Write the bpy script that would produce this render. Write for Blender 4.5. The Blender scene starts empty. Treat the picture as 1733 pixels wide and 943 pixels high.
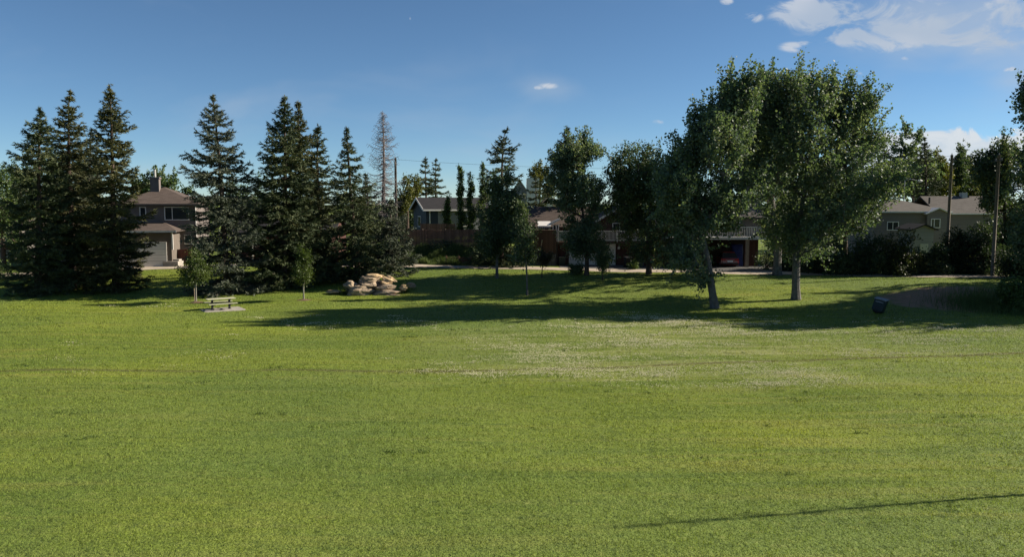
import bpy, math, random
import numpy as np
from mathutils import Vector, Matrix

# ------------------------------------------------------------------ camera, sky, sun, exposure
scene = bpy.context.scene
COL = scene.collection
FPX, CXP, CYP, HOR = 1350.0, 866.5, 471.5, 345.0      # focal length in photo pixels, photo centre, horizon row
CAMH = 7.4
PITCH = math.atan((CYP - HOR) / FPX)
cam_data = bpy.data.cameras.new("camera")
cam_data.sensor_width = 36.0
cam_data.lens = 36.0 * FPX / 1733.0
cam_data.clip_start = 0.1
cam_data.clip_end = 8000.0
cam = bpy.data.objects.new("camera", cam_data)
cam.location = (0, 0, CAMH)
cam.rotation_euler = (math.pi / 2 - PITCH, 0, 0)
COL.objects.link(cam)
scene.camera = cam

SUN_AZ = math.radians(12.0)      # behind the right edge: angle from +x towards +y
SUN_EL = math.radians(27.0)
SUN_STRENGTH = 5.0
SKY_STRENGTH = 0.0535
EXPOSURE = 1.1
world = bpy.data.worlds.new("World")
scene.world = world
world.use_nodes = True
scene.view_settings.view_transform = 'Standard'
scene.view_settings.look = 'None'
scene.view_settings.gamma = 1.0
scene.view_settings.use_curve_mapping = False
scene.view_settings.exposure = EXPOSURE
scene.render.engine = 'CYCLES'
scene.cycles.max_bounces = 8
scene.cycles.diffuse_bounces = 5
scene.cycles.transmission_bounces = 3
scene.cycles.transparent_max_bounces = 4

sun_dir = Vector((math.cos(SUN_AZ) * math.cos(SUN_EL), math.sin(SUN_AZ) * math.cos(SUN_EL), math.sin(SUN_EL)))
sd = bpy.data.lights.new("sun", 'SUN')
sd.energy = SUN_STRENGTH
sd.angle = math.radians(0.53)
sd.color = (1.0, 0.90, 0.74)
sun = bpy.data.objects.new("sun", sd)
sun.rotation_euler = sun_dir.to_track_quat('Z', 'Y').to_euler()
sun.location = (60, 20, 60)
COL.objects.link(sun)


def ray(px, py):
    x = (px - CXP) / FPX
    y = -(py - CYP) / FPX
    return np.array([x, math.cos(PITCH) + y * math.sin(PITCH), -math.sin(PITCH) + y * math.cos(PITCH)])


def at(px, py, Y):
    d = ray(px, py)
    t = Y / d[1]
    return np.array([d[0] * t, Y, CAMH + d[2] * t])


# ---- node helpers
def N(nt, typ, **kw):
    n = nt.nodes.new(typ)
    for k, v in kw.items():
        setattr(n, k, v)
    return n


def L(nt, a, b):
    nt.links.new(a, b)


def setin(nt, sock, v):
    if isinstance(v, bpy.types.NodeSocket):
        nt.links.new(v, sock)
    elif isinstance(v, (tuple, list)) and len(v) == 3 and sock.type == 'RGBA':
        sock.default_value = (*v, 1)
    else:
        sock.default_value = v


def math_n(nt, op, a, b=0.0, c=None, clamp=False):
    n = N(nt, 'ShaderNodeMath', operation=op, use_clamp=clamp)
    setin(nt, n.inputs[0], a)
    setin(nt, n.inputs[1], b)
    if c is not None:
        setin(nt, n.inputs[2], c)
    return n.outputs[0]


def mixc(nt, fac, a, b, blend='MIX'):
    n = N(nt, 'ShaderNodeMix', data_type='RGBA', blend_type=blend)
    setin(nt, n.inputs[0], fac)
    setin(nt, n.inputs[6], a)
    setin(nt, n.inputs[7], b)
    return n.outputs[2]


def sstep(nt, v, lo, hi, a=0.0, b=1.0):
    n = N(nt, 'ShaderNodeMapRange', interpolation_type='SMOOTHSTEP')
    setin(nt, n.inputs[0], v)
    n.inputs[1].default_value = lo
    n.inputs[2].default_value = hi
    n.inputs[3].default_value = a
    n.inputs[4].default_value = b
    return n.outputs[0]


def noise(nt, vec, scale, detail=3.0, rough=0.55, dist=0.0):
    n = N(nt, 'ShaderNodeTexNoise')
    if vec is not None:
        L(nt, vec, n.inputs['Vector'])
    n.inputs['Scale'].default_value = scale
    n.inputs['Detail'].default_value = detail
    n.inputs['Roughness'].default_value = rough
    n.inputs['Distortion'].default_value = dist
    return n.outputs[0]


def vmul(nt, vec, s, loc=(0, 0, 0)):
    n = N(nt, 'ShaderNodeMapping')
    L(nt, vec, n.inputs[0])
    n.inputs['Location'].default_value = loc
    n.inputs['Scale'].default_value = s
    return n.outputs[0]


# ---- sky with clouds (all in sky direction)
def build_world():
    nt = world.node_tree
    nt.nodes.clear()
    out = N(nt, 'ShaderNodeOutputWorld')
    bg = N(nt, 'ShaderNodeBackground')
    bg.inputs[1].default_value = SKY_STRENGTH
    L(nt, bg.outputs[0], out.inputs[0])
    sky = N(nt, 'ShaderNodeTexSky', sky_type='NISHITA')
    sky.sun_disc = False
    sky.sun_elevation = SUN_EL
    sky.sun_rotation = math.pi / 2 - SUN_AZ
    sky.altitude = 3400.0
    sky.air_density = 1.0
    sky.dust_density = 0.0
    sky.ozone_density = 6.0
    tc = N(nt, 'ShaderNodeTexCoord')
    sep = N(nt, 'ShaderNodeSeparateXYZ')
    L(nt, tc.outputs['Generated'], sep.inputs[0])
    yy = math_n(nt, 'MAXIMUM', sep.outputs[1], 0.06)
    u = math_n(nt, 'DIVIDE', sep.outputs[0], yy)
    v = math_n(nt, 'DIVIDE', sep.outputs[2], yy)
    comb = N(nt, 'ShaderNodeCombineXYZ')
    L(nt, u, comb.inputs[0])
    L(nt, v, comb.inputs[1])
    uv = comb.outputs[0]
    n1 = noise(nt, vmul(nt, uv, (1.0, 1.7, 1.0), (3.1, 1.7, 0)), 15.0, 9.0, 0.62, 0.8)
    n2 = noise(nt, vmul(nt, uv, (1.0, 2.2, 1.0), (7.3, 0.2, 0)), 3.4, 4.0, 0.55, 0.3)

    def blob(px, py, rx, ry):
        r = ray(px, py)
        mp = N(nt, 'ShaderNodeMapping')
        L(nt, uv, mp.inputs[0])
        sx, sy = FPX / rx, FPX / ry
        mp.inputs['Location'].default_value = (-r[0] / r[1] * sx, -r[2] / r[1] * sy, 0)
        mp.inputs['Scale'].default_value = (sx, sy, 1)
        ln = N(nt, 'ShaderNodeVectorMath', operation='LENGTH')
        L(nt, mp.outputs[0], ln.inputs[0])
        return sstep(nt, ln.outputs['Value'], 0.0, 1.35, 1.0, 0.0)

    def layer(blobs):
        m = None
        for b in blobs:
            s = math_n(nt, 'MULTIPLY', blob(*b[:4]), b[4])
            m = s if m is None else math_n(nt, 'MAXIMUM', m, s)
        return m
    thick = layer([(1400, 20, 110, 38, 1.0), (1500, 55, 110, 36, .95), (1440, 60, 60, 24, .8), (1345, 79, 34, 12, .62), (1362, 74, 22, 8, .6), (1272, 28, 26, 12, .7), (1228, 2, 16, 8, .8),
                   (928, 145, 22, 7, .75), (912, 148, 14, 5, .62), (1462, 65, 30, 10, .7), (1528, 98, 13, 6, .75), (1456, 124, 9, 5, .75), (1568, 50, 90, 40, .85),
                   (1705, 20, 80, 32, .8), (1540, 38, 250, 62, .62), (1660, 60, 120, 40, .6), (1715, 118, 24, 7, .7), (1820, 30, 140, 60, .9), (1112, 206, 20, 6, .55)])
    d1 = sstep(nt, math_n(nt, 'ADD', thick, math_n(nt, 'MULTIPLY', math_n(nt, 'SUBTRACT', n1, 0.5), 3.4)), 0.22, 0.85)
    d1 = math_n(nt, 'MULTIPLY', d1, sstep(nt, thick, 0.12, 0.45))
    veil = layer([(1600, 40, 230, 75, .9), (1690, 70, 160, 60, .8), (1850, 80, 200, 120, .9), (925, 146, 60, 24, .35), (260, 295, 60, 20, .35)])
    d2 = math_n(nt, 'MULTIPLY', sstep(nt, math_n(nt, 'ADD', math_n(nt, 'MULTIPLY', veil, 0.6), n2), 0.50, 1.0), 0.75)
    # low bank on the horizon: a rolling upper edge
    bank = layer([(1590, 262, 130, 58, 1.0), (1500, 262, 90, 52, .9), (1700, 275, 150, 60, 1.0), (1860, 270, 200, 70, 1.0)])
    d3 = sstep(nt, math_n(nt, 'ADD', bank, math_n(nt, 'MULTIPLY', math_n(nt, 'SUBTRACT', n1, 0.5), 1.6)), 0.34, 0.52)
    hi = (6.0, 6.2, 6.6)
    lo = (3.9, 4.6, 5.6)
    shade = sstep(nt, n2, 0.35, 0.65)
    ccol = mixc(nt, shade, lo, hi)
    # the bank pales to blue towards its foot
    el = math_n(nt, 'ARCSINE', sep.outputs[2])
    foot = sstep(nt, el, math.radians(0.8), math.radians(3.6))
    bcol = mixc(nt, math_n(nt, 'MULTIPLY', foot, sstep(nt, n1, 0.32, 0.6, 0.45, 1.0)), (4.2, 5.0, 5.9), (6.6, 6.7, 6.8))
    c = mixc(nt, 1.0, sky.outputs[0], (1.08, 1.06, 0.93), 'MULTIPLY')
    c = mixc(nt, math_n(nt, 'MULTIPLY', d2, 0.8), c, (4.2, 4.8, 5.6))
    c = mixc(nt, math_n(nt, 'MULTIPLY', d1, 0.85), c, ccol)
    c = mixc(nt, math_n(nt, 'MULTIPLY', d3, 0.85), c, bcol)
    L(nt, c, bg.inputs[0])


build_world()
world.cycles.sampling_method = 'AUTOMATIC'


# ------------------------------------------------------------------ ground shape
def smooth(a, b, x):
    t = np.clip((x - a) / (b - a), 0, 1)
    return t * t * (3 - 2 * t)


def gz(x, y):
    x = np.asarray(x, float)
    y = np.asarray(y, float)
    s = y + 0.2 * x
    z = 1.0 * smooth(60, 76, s)
    z = z + 1.4 * smooth(83, 88, y) * smooth(-19, -15, x) * (1 - smooth(-2, 1, x))      # weedy bank under the board fence
    z = z + 0.9 * smooth(88, 97, y) * smooth(-22, -16, x) * (1 - smooth(20, 26, x))
    z = z + 0.55 * np.exp(-(((x - 35.5) / 5.0) ** 2 + ((y - 60.5) / 3.6) ** 2))        # bare earth mound
    z = z + 0.05 * np.sin(x * 0.21 + 1.3) * np.sin(y * 0.17) + 0.025 * np.sin(x * 0.63 + y * 0.4)
    return z


def ground(px, py):
    d = ray(px, py)
    t = 5.0
    for _ in range(4000):
        p = np.array([0, 0, CAMH]) + d * t
        h = p[2] - gz(p[0], p[1])
        if h < 0.004:
            break
        t += max(h * 0.6, 0.01)
    return p


# ------------------------------------------------------------------ mesh building
class MB:
    """collects shapes of one part; build() links them as one mesh object"""

    def __init__(self):
        self.v = []
        self.f = []
        self.n = 0

    def add(self, verts, faces):
        verts = np.asarray(verts, float).reshape(-1, 3)
        faces = np.asarray(faces, int)
        self.v.append(verts)
        self.f.append(faces + self.n)
        self.n += len(verts)
        return self

    def hexa(self, p):
        return self.add(p, [(0, 3, 2, 1), (4, 5, 6, 7), (0, 1, 5, 4), (1, 2, 6, 5), (2, 3, 7, 6), (3, 0, 4, 7)])

    def box(self, x0, x1, y0, y1, z0, z1):
        return self.hexa([(x0, y0, z0), (x1, y0, z0), (x1, y1, z0), (x0, y1, z0), (x0, y0, z1), (x1, y0, z1), (x1, y1, z1), (x0, y1, z1)])

    def obox(self, c, size, rot=None, taper=1.0):
        sx, sy, sz = size
        p = []
        for z, k in ((0, 1.0), (sz, taper)):
            for a, b in ((-1, -1), (1, -1), (1, 1), (-1, 1)):
                p.append(Vector((a * sx / 2 * k, b * sy / 2 * k, z)))
        if rot is not None:
            p = [rot @ q for q in p]
        return self.hexa([(q.x + c[0], q.y + c[1], q.z + c[2]) for q in p])

    def beam(self, a, b, w, h):
        a = Vector(a)
        b = Vector(b)
        d = (b - a).normalized()
        up = Vector((0, 0, 1)) if abs(d.z) < 0.95 else Vector((0, 1, 0))
        s = d.cross(up).normalized()
        t = s.cross(d).normalized()
        p = []
        for q in (a, b):
            for i, j in ((-1, -1), (1, -1), (1, 1), (-1, 1)):
                p.append(tuple(q + s * (i * w / 2) + t * (j * h / 2)))
        return self.hexa(p)

    def prism(self, prof, a0, a1, axis='y'):
        """prof: list of (u, z); extruded along axis; u is the other horizontal axis"""
        n = len(prof)
        vs = []
        for a in (a0, a1):
            for u, z in prof:
                vs.append((u, a, z) if axis == 'y' else (a, u, z))
        base = self.n
        self.v.append(np.array(vs, float))
        self.n += 2 * n
        self.f.append([tuple(base + i for i in range(n))[::-1]])
        self.f.append([tuple(base + n + i for i in range(n))])
        self.f.append([(base + i, base + (i + 1) % n, base + n + (i + 1) % n, base + n + i) for i in range(n)])
        return self

    def tube(self, pts, radii, seg=6, cap=True):
        pts = np.asarray(pts, float)
        m = len(pts)
        radii = np.broadcast_to(np.asarray(radii, float), (m,))
        tan = np.gradient(pts, axis=0)
        tan /= np.linalg.norm(tan, axis=1)[:, None] + 1e-9
        ref = np.array([0.0, 0.0, 1.0]) if abs(tan[0][2]) < 0.9 else np.array([1.0, 0, 0])
        ref = np.tile(ref, (m, 1))
        a = np.cross(tan, ref)
        a /= np.linalg.norm(a, axis=1)[:, None] + 1e-9
        b = np.cross(tan, a)
        ang = np.linspace(0, 2 * np.pi, seg, endpoint=False)
        ring = pts[:, None, :] + radii[:, None, None] * (np.cos(ang)[None, :, None] * a[:, None, :] + np.sin(ang)[None, :, None] * b[:, None, :])
        i = np.arange(m - 1)[:, None] * seg
        j = np.arange(seg)[None, :]
        j2 = (j + 1) % seg
        f = np.stack([i + j, i + j2, i + seg + j2, i + seg + j], axis=-1).reshape(-1, 4)
        base = self.n
        self.add(ring.reshape(-1, 3), f)
        if cap:
            self.f.append([tuple(base + k for k in range(seg))])
            self.f.append([tuple(base + (m - 1) * seg + k for k in range(seg))[::-1]])
        return self

    def cyl(self, c, r, h, seg=14, r2=None, axis='z'):
        r2 = r if r2 is None else r2
        d = {'x': np.array([1., 0, 0]), 'y': np.array([0, 1., 0]), 'z': np.array([0, 0, 1.])}[axis]
        c = np.asarray(c, float)
        return self.tube([c, c + d * h], [r, r2], seg)

    def mesh(self, name, off=(0, 0, 0)):
        me = bpy.data.meshes.new(name)
        v = np.concatenate(self.v) - np.asarray(off)
        loops, starts, tot = [], [], 0
        for f in self.f:
            if isinstance(f, np.ndarray):
                k = f.shape[1]
                loops.append(f.reshape(-1))
                starts.append(tot + np.arange(len(f)) * k)
                tot += f.size
            else:
                for q in f:
                    loops.append(np.array(q))
                    starts.append(np.array([tot]))
                    tot += len(q)
        loops = np.concatenate(loops).astype(np.int32)
        starts = np.concatenate(starts).astype(np.int32)
        me.vertices.add(len(v))
        me.vertices.foreach_set("co", v.astype(np.float32).reshape(-1))
        me.loops.add(len(loops))
        me.loops.foreach_set("vertex_index", loops)
        me.polygons.add(len(starts))
        me.polygons.foreach_set("loop_start", starts)
        me.update(calc_edges=True)
        return me

    def build(self, name, mat, parent=None, smooth_shade=False, bevel=0.0, local=False):
        off = (0, 0, 0)
        if parent is not None and not local:
            p = parent
            while p.parent is not None:
                p = p.parent
            off = p.location
        me = self.mesh(name, off)
        me.materials.append(mat)
        me.polygons.foreach_set("use_smooth", np.full(len(me.polygons), bool(smooth_shade)))
        o = bpy.data.objects.new(name, me)
        COL.objects.link(o)
        if parent is not None:
            o.parent = parent
        if bevel:
            m = o.modifiers.new("edge", 'BEVEL')
            m.width = bevel
            m.segments = 2
            m.limit_method = 'ANGLE'
        return o


def tag(o, label=None, cat=None, group=None, kind=None):
    if label:
        o["label"] = label
    if cat:
        o["category"] = cat
    if group:
        o["group"] = group
    if kind:
        o["kind"] = kind
    return o


def thing(name, label, cat, loc, rz=0.0, group=None):
    o = bpy.data.objects.new(name, None)
    o.location = loc
    o.rotation_euler = (0, 0, rz)
    o.empty_display_size = 0.3
    COL.objects.link(o)
    return tag(o, label, cat, group)


def copy_tree(o, parent=None):
    c = o.copy()
    COL.objects.link(c)
    if parent is not None:
        c.parent = parent
    for ch in list(o.children):
        copy_tree(ch, c)
    return c


# ------------------------------------------------------------------ materials
def new_mat(name):
    m = bpy.data.materials.new(name)
    m.use_nodes = True
    nt = m.node_tree
    bsdf = nt.nodes['Principled BSDF']
    return m, nt, bsdf


def objvec(nt):
    return N(nt, 'ShaderNodeTexCoord').outputs['Object']


def plain(name, col, rough=0.7, var=0.25, scale=3.0, metal=0.0, bump=0.0, spec=0.3):
    m, nt, b = new_mat(name)
    n = noise(nt, objvec(nt), scale, 5.0, 0.6)
    n2 = noise(nt, objvec(nt), scale * 9, 3.0, 0.6)
    f = math_n(nt, 'ADD', math_n(nt, 'MULTIPLY', n, 0.65), math_n(nt, 'MULTIPLY', n2, 0.35))
    d = tuple(c * (1 - var) for c in col)
    l = tuple(min(c * (1 + var), 0.9) for c in col)
    c = mixc(nt, sstep(nt, f, 0.3, 0.7), d, l)
    L(nt, c, b.inputs['Base Color'])
    b.inputs['Roughness'].default_value = rough
    b.inputs['Metallic'].default_value = metal
    b.inputs['Specular IOR Level'].default_value = spec
    if bump:
        bp = N(nt, 'ShaderNodeBump')
        bp.inputs['Strength'].default_value = bump
        bp.inputs['Distance'].default_value = 0.05
        L(nt, f, bp.inputs['Height'])
        L(nt, bp.outputs[0], b.inputs['Normal'])
    return m


def striped(name, col, pitch, axis='z', rough=0.7, var=0.18, groove=0.55):
    """siding, boards: narrow dark grooves at a regular pitch along one axis, each board its own tone"""
    m, nt, b = new_mat(name)
    ov = objvec(nt)
    sep = N(nt, 'ShaderNodeSeparateXYZ')
    L(nt, ov, sep.inputs[0])
    s = math_n(nt, 'MULTIPLY', sep.outputs['xyz'.index(axis)], 1.0 / pitch)
    fr = math_n(nt, 'FRACT', s)
    fl = math_n(nt, 'FLOOR', s)
    wn = N(nt, 'ShaderNodeTexWhiteNoise', noise_dimensions='1D')
    L(nt, fl, wn.inputs['W'])
    n = noise(nt, ov, 2.0, 5.0, 0.6)
    f = math_n(nt, 'ADD', math_n(nt, 'MULTIPLY', wn.outputs[0], 0.55), math_n(nt, 'MULTIPLY', n, 0.45))
    c = mixc(nt, f, tuple(x * (1 - var * 1.6) for x in col), tuple(x * (1 + var) for x in col))
    g = sstep(nt, fr, 0.0, 0.1, groove, 1.0)
    mul = mixc(nt, 1.0, c, (1, 1, 1), 'MULTIPLY')
    cc = N(nt, 'ShaderNodeCombineColor')
    for i in range(3):
        L(nt, g, cc.inputs[i])
    mul = mixc(nt, 1.0, c, cc.outputs[0], 'MULTIPLY')
    L(nt, mul, b.inputs['Base Color'])
    b.inputs['Roughness'].default_value = rough
    b.inputs['Specular IOR Level'].default_value = 0.25
    bp = N(nt, 'ShaderNodeBump')
    bp.inputs['Strength'].default_value = 0.5
    bp.inputs['Distance'].default_value = 0.02
    L(nt, g, bp.inputs['Height'])
    L(nt, bp.outputs[0], b.inputs['Normal'])
    return m


def shingle(name, col):
    m, nt, b = new_mat(name)
    ov = objvec(nt)
    br = N(nt, 'ShaderNodeTexBrick')
    L(nt, vmul(nt, ov, (1, 1.3, 1.3)), br.inputs[0])
    br.inputs['Scale'].default_value = 1.0
    br.inputs['Brick Width'].default_value = 0.45
    br.inputs['Row Height'].default_value = 0.2
    br.inputs['Mortar Size'].default_value = 0.012
    br.inputs['Color1'].default_value = (*[c * 0.75 for c in col], 1)
    br.inputs['Color2'].default_value = (*[c * 1.2 for c in col], 1)
    br.inputs['Mortar'].default_value = (*[c * 0.5 for c in col], 1)
    n = noise(nt, ov, 1.1, 5.0, 0.6)
    c = mixc(nt, math_n(nt, 'MULTIPLY', n, 0.5), br.outputs[0], tuple(x * 1.5 for x in col))
    L(nt, c, b.inputs['Base Color'])
    b.inputs['Roughness'].default_value = 0.9
    b.inputs['Specular IOR Level'].default_value = 0.15
    return m


def leaf_mat(name, cols, rough=0.5, trans=0.3, spec=0.35, clump=0.5):
    """cols: dark, middle, light leaf colour; differs leaf by leaf and clump by clump"""
    m, nt, b = new_mat(name)
    geo = N(nt, 'ShaderNodeNewGeometry')
    rnd = geo.outputs['Random Per Island']
    n = noise(nt, objvec(nt), clump, 2.0, 0.5)
    f = math_n(nt, 'ADD', math_n(nt, 'MULTIPLY', rnd, 0.6), math_n(nt, 'MULTIPLY', sstep(nt, n, 0.3, 0.7), 0.4))
    c = mixc(nt, sstep(nt, f, 0.05, 0.6), cols[0], cols[1])
    c = mixc(nt, sstep(nt, f, 0.55, 1.0), c, cols[2])
    L(nt, c, b.inputs['Base Color'])
    b.inputs['Roughness'].default_value = rough
    b.inputs['Specular IOR Level'].default_value = spec
    tr = N(nt, 'ShaderNodeBsdfTranslucent')
    L(nt, mixc(nt, 1.0, c, (1.2, 1.25, 0.55), 'MULTIPLY'), tr.inputs[0])
    mx = N(nt, 'ShaderNodeMixShader')
    mx.inputs[0].default_value = trans
    L(nt, b.outputs[0], mx.inputs[1])
    L(nt, tr.outputs[0], mx.inputs[2])
    L(nt, mx.outputs[0], nt.nodes['Material Output'].inputs[0])
    return m


def glass(name, col=(0.02, 0.025, 0.03)):
    m, nt, b = new_mat(name)
    n = noise(nt, objvec(nt), 1.3, 3.0)
    L(nt, mixc(nt, n, tuple(c * 0.6 for c in col), tuple(c * 1.6 for c in col)), b.inputs['Base Color'])
    b.inputs['Roughness'].default_value = 0.08
    b.inputs['Specular IOR Level'].default_value = 0.5
    return m


def car_paint(name, col):
    m, nt, b = new_mat(name)
    n = noise(nt, objvec(nt), 2.2, 4.0)
    L(nt, mixc(nt, n, tuple(c * 0.8 for c in col), tuple(c * 1.15 for c in col)), b.inputs['Base Color'])
    b.inputs['Roughness'].default_value = 0.28
    b.inputs['Coat Weight'].default_value = 0.6
    b.inputs['Coat Roughness'].default_value = 0.06
    return m


M = {}
M['bark_spruce'] = plain('spruce_bark', (0.07, 0.05, 0.04), 0.95, 0.4, 4.0, bump=0.6)
M['bark_poplar'] = plain('poplar_bark', (0.10, 0.094, 0.088), 0.9, 0.45, 3.0, bump=0.8)
M['bark_pale'] = plain('pale_bark', (0.2, 0.19, 0.16), 0.9, 0.35, 3.0, bump=0.4)
M['bark_dead'] = plain('dead_bark', (0.17, 0.15, 0.15), 0.95, 0.35, 5.0)
M['spruce_dark'] = leaf_mat('spruce_needles', [(0.0339, 0.0508, 0.0252), (0.0621, 0.0823, 0.0379), (0.127, 0.1332, 0.0555)], 0.65, 0.08, 0.2)
M['spruce_blue'] = leaf_mat('blue_spruce_needles', [(0.0493, 0.062, 0.0449), (0.0789, 0.095, 0.0673), (0.1356, 0.1446, 0.0972)], 0.65, 0.08, 0.2)
M['spruce_olive'] = leaf_mat('olive_spruce_needles', [(0.0385, 0.0479, 0.0206), (0.077, 0.0825, 0.032), (0.1445, 0.1348, 0.0549)], 0.65, 0.1, 0.2)
M['poplar'] = leaf_mat('poplar_leaves', [(0.0524, 0.0866, 0.0611), (0.0989, 0.1428, 0.0874), (0.2181, 0.2421, 0.1528)], 0.55, 0.4, 0.25)
M['dark_leaf'] = leaf_mat('dark_leaves', [(0.0358, 0.0609, 0.0355), (0.0689, 0.103, 0.0504), (0.1377, 0.1638, 0.077)], 0.55, 0.28, 0.25)
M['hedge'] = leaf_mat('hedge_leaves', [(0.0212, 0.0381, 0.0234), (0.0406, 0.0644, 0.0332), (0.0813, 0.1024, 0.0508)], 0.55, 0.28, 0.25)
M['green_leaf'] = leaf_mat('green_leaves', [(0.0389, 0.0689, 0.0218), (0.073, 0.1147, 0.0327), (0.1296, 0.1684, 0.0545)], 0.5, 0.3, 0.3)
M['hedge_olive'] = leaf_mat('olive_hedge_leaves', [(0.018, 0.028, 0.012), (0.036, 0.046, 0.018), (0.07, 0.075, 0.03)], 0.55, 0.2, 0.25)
M['hedge_weed'] = leaf_mat('lawn_weed_leaves', [(0.03, 0.055, 0.014), (0.055, 0.09, 0.022), (0.10, 0.14, 0.04)], 0.6, 0.25, 0.2)
M['young_leaf'] = leaf_mat('sapling_leaves', [(0.0382, 0.0607, 0.0146), (0.065, 0.0945, 0.0211), (0.0994, 0.1283, 0.0324)], 0.5, 0.35, 0.3)
M['yellow_leaf'] = leaf_mat('yellow_green_leaves', [(0.052, 0.065, 0.0169), (0.0975, 0.104, 0.026), (0.156, 0.156, 0.0455)], 0.55, 0.3, 0.25)
M['weed'] = leaf_mat('weed_leaves', [(0.05, 0.08, 0.025), (0.09, 0.13, 0.045), (0.16, 0.19, 0.08)], 0.6, 0.3, 0.2)
M['red_leaf'] = leaf_mat('reddish_leaves', [(0.03, 0.028, 0.016), (0.06, 0.05, 0.03), (0.09, 0.07, 0.04)], 0.55, 0.25, 0.25)
M['taupe'] = plain('taupe_stucco', (0.145, 0.124, 0.116), 0.9, 0.12, 1.5, bump=0.2)
M['taupe_dark'] = plain('taupe_garage_stucco', (0.12, 0.10, 0.085), 0.9, 0.12, 1.5, bump=0.2)
M['shingle_brown'] = shingle('brown_shingles', (0.085, 0.066, 0.057))
M['shingle_dark'] = shingle('charcoal_shingles', (0.026, 0.025, 0.027))
M['shingle_grey'] = shingle('grey_brown_shingles', (0.10, 0.09, 0.082))
M['white_trim'] = plain('white_trim', (0.62, 0.6, 0.57), 0.6, 0.1, 2.0)
M['white_door'] = striped('white_panel_door', (0.70, 0.68, 0.64), 0.55, 'z', 0.6, 0.06, 0.75)
M['white_siding'] = striped('white_siding', (0.58, 0.57, 0.54), 0.2, 'z', 0.7, 0.08, 0.7)
M['blue_siding'] = striped('navy_siding', (0.035, 0.045, 0.065), 0.18, 'z', 0.7, 0.12, 0.6)
M['grey_siding'] = striped('pale_grey_siding', (0.20, 0.205, 0.215), 0.18, 'z', 0.7, 0.08, 0.7)
M['beige_siding'] = striped('beige_siding', (0.16, 0.145, 0.135), 0.2, 'z', 0.75, 0.08, 0.7)
M['red_boards'] = striped('dark_red_boards', (0.075, 0.034, 0.028), 0.22, 'x', 0.8, 0.2, 0.5)
M['brown_wall'] = striped('dark_brown_siding', (0.075, 0.045, 0.036), 0.22, 'z', 0.8, 0.15, 0.6)
M['fence_wood'] = striped('cedar_fence_boards', (0.22, 0.125, 0.085), 0.15, 'x', 0.85, 0.3, 0.4)
M['fence_red'] = striped('red_brown_fence_boards', (0.12, 0.05, 0.042), 0.15, 'x', 0.85, 0.25, 0.4)
M['dark_wood'] = striped('dark_stair_boards', (0.085, 0.05, 0.036), 0.2, 'x', 0.85, 0.25, 0.5)
M['post_wood'] = plain('pale_post_wood', (0.26, 0.2, 0.15), 0.85, 0.25, 3.0)
M['pole_wood'] = plain('pole_wood', (0.15, 0.125, 0.105), 0.9, 0.3, 3.0)
M['pole_grey'] = plain('grey_pole', (0.34, 0.35, 0.33), 0.6, 0.15, 3.0)
M['glass'] = glass('window_glass')
M['rail_glass'] = glass('pale_rail_glass', (0.24, 0.28, 0.27))
M['concrete'] = plain('concrete', (0.29, 0.265, 0.235), 0.9, 0.2, 2.0, bump=0.2)
M['stone_wall'] = plain('stacked_stone', (0.15, 0.13, 0.115), 0.95, 0.5, 2.5, bump=0.8)
M['gravel'] = plain('lane_gravel', (0.36, 0.30, 0.235), 0.95, 0.25, 0.8, bump=0.3)
M['black_metal'] = plain('black_metal', (0.016, 0.016, 0.017), 0.5, 0.2, 4.0)
M['bin_green'] = plain('dark_green_bin_steel', (0.012, 0.022, 0.02), 0.5, 0.3, 3.0)
M['bin_lid'] = plain('pale_bin_lid', (0.17, 0.175, 0.18), 0.55, 0.3, 6.0)  # paler grey than the bin body, mottled at random
M['black_plastic'] = plain('black_plastic', (0.014, 0.014, 0.015), 0.55, 0.2)
M['blue_plastic'] = plain('blue_grey_plastic', (0.05, 0.075, 0.13), 0.5, 0.2)
M['bench_wood'] = striped('table_planks', (0.43, 0.42, 0.29), 0.14, 'y', 0.6, 0.12, 0.5)
M['tyre'] = plain('tyre_rubber', (0.015, 0.015, 0.015), 0.85, 0.2)
M['rim'] = plain('wheel_alloy', (0.35, 0.35, 0.36), 0.35, 0.1, metal=0.8)
M['red_paint'] = car_paint('red_car_paint', (0.26, 0.012, 0.014))
M['plum_paint'] = car_paint('plum_car_paint', (0.06, 0.02, 0.028))
M['lamp_red'] = plain('tail_lamp_red', (0.3, 0.012, 0.01), 0.25, 0.1)
M['lamp_clear'] = plain('head_lamp_clear', (0.6, 0.6, 0.58), 0.15, 0.1)
M['plate'] = plain('licence_plate', (0.75, 0.74, 0.72), 0.5, 0.04)
M['tarp'] = plain('blue_tarp', (0.02, 0.03, 0.14), 0.5, 0.35, 2.5, bump=0.8)
M['mulch'] = plain('bark_mulch', (0.11, 0.07, 0.045), 0.95, 0.4, 8.0, bump=0.8)
M['asphalt'] = plain('asphalt_drive', (0.075, 0.072, 0.07), 0.95, 0.25, 0.9, bump=0.3)
M['wire'] = plain('wire', (0.05, 0.05, 0.055), 0.6, 0.1)


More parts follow.
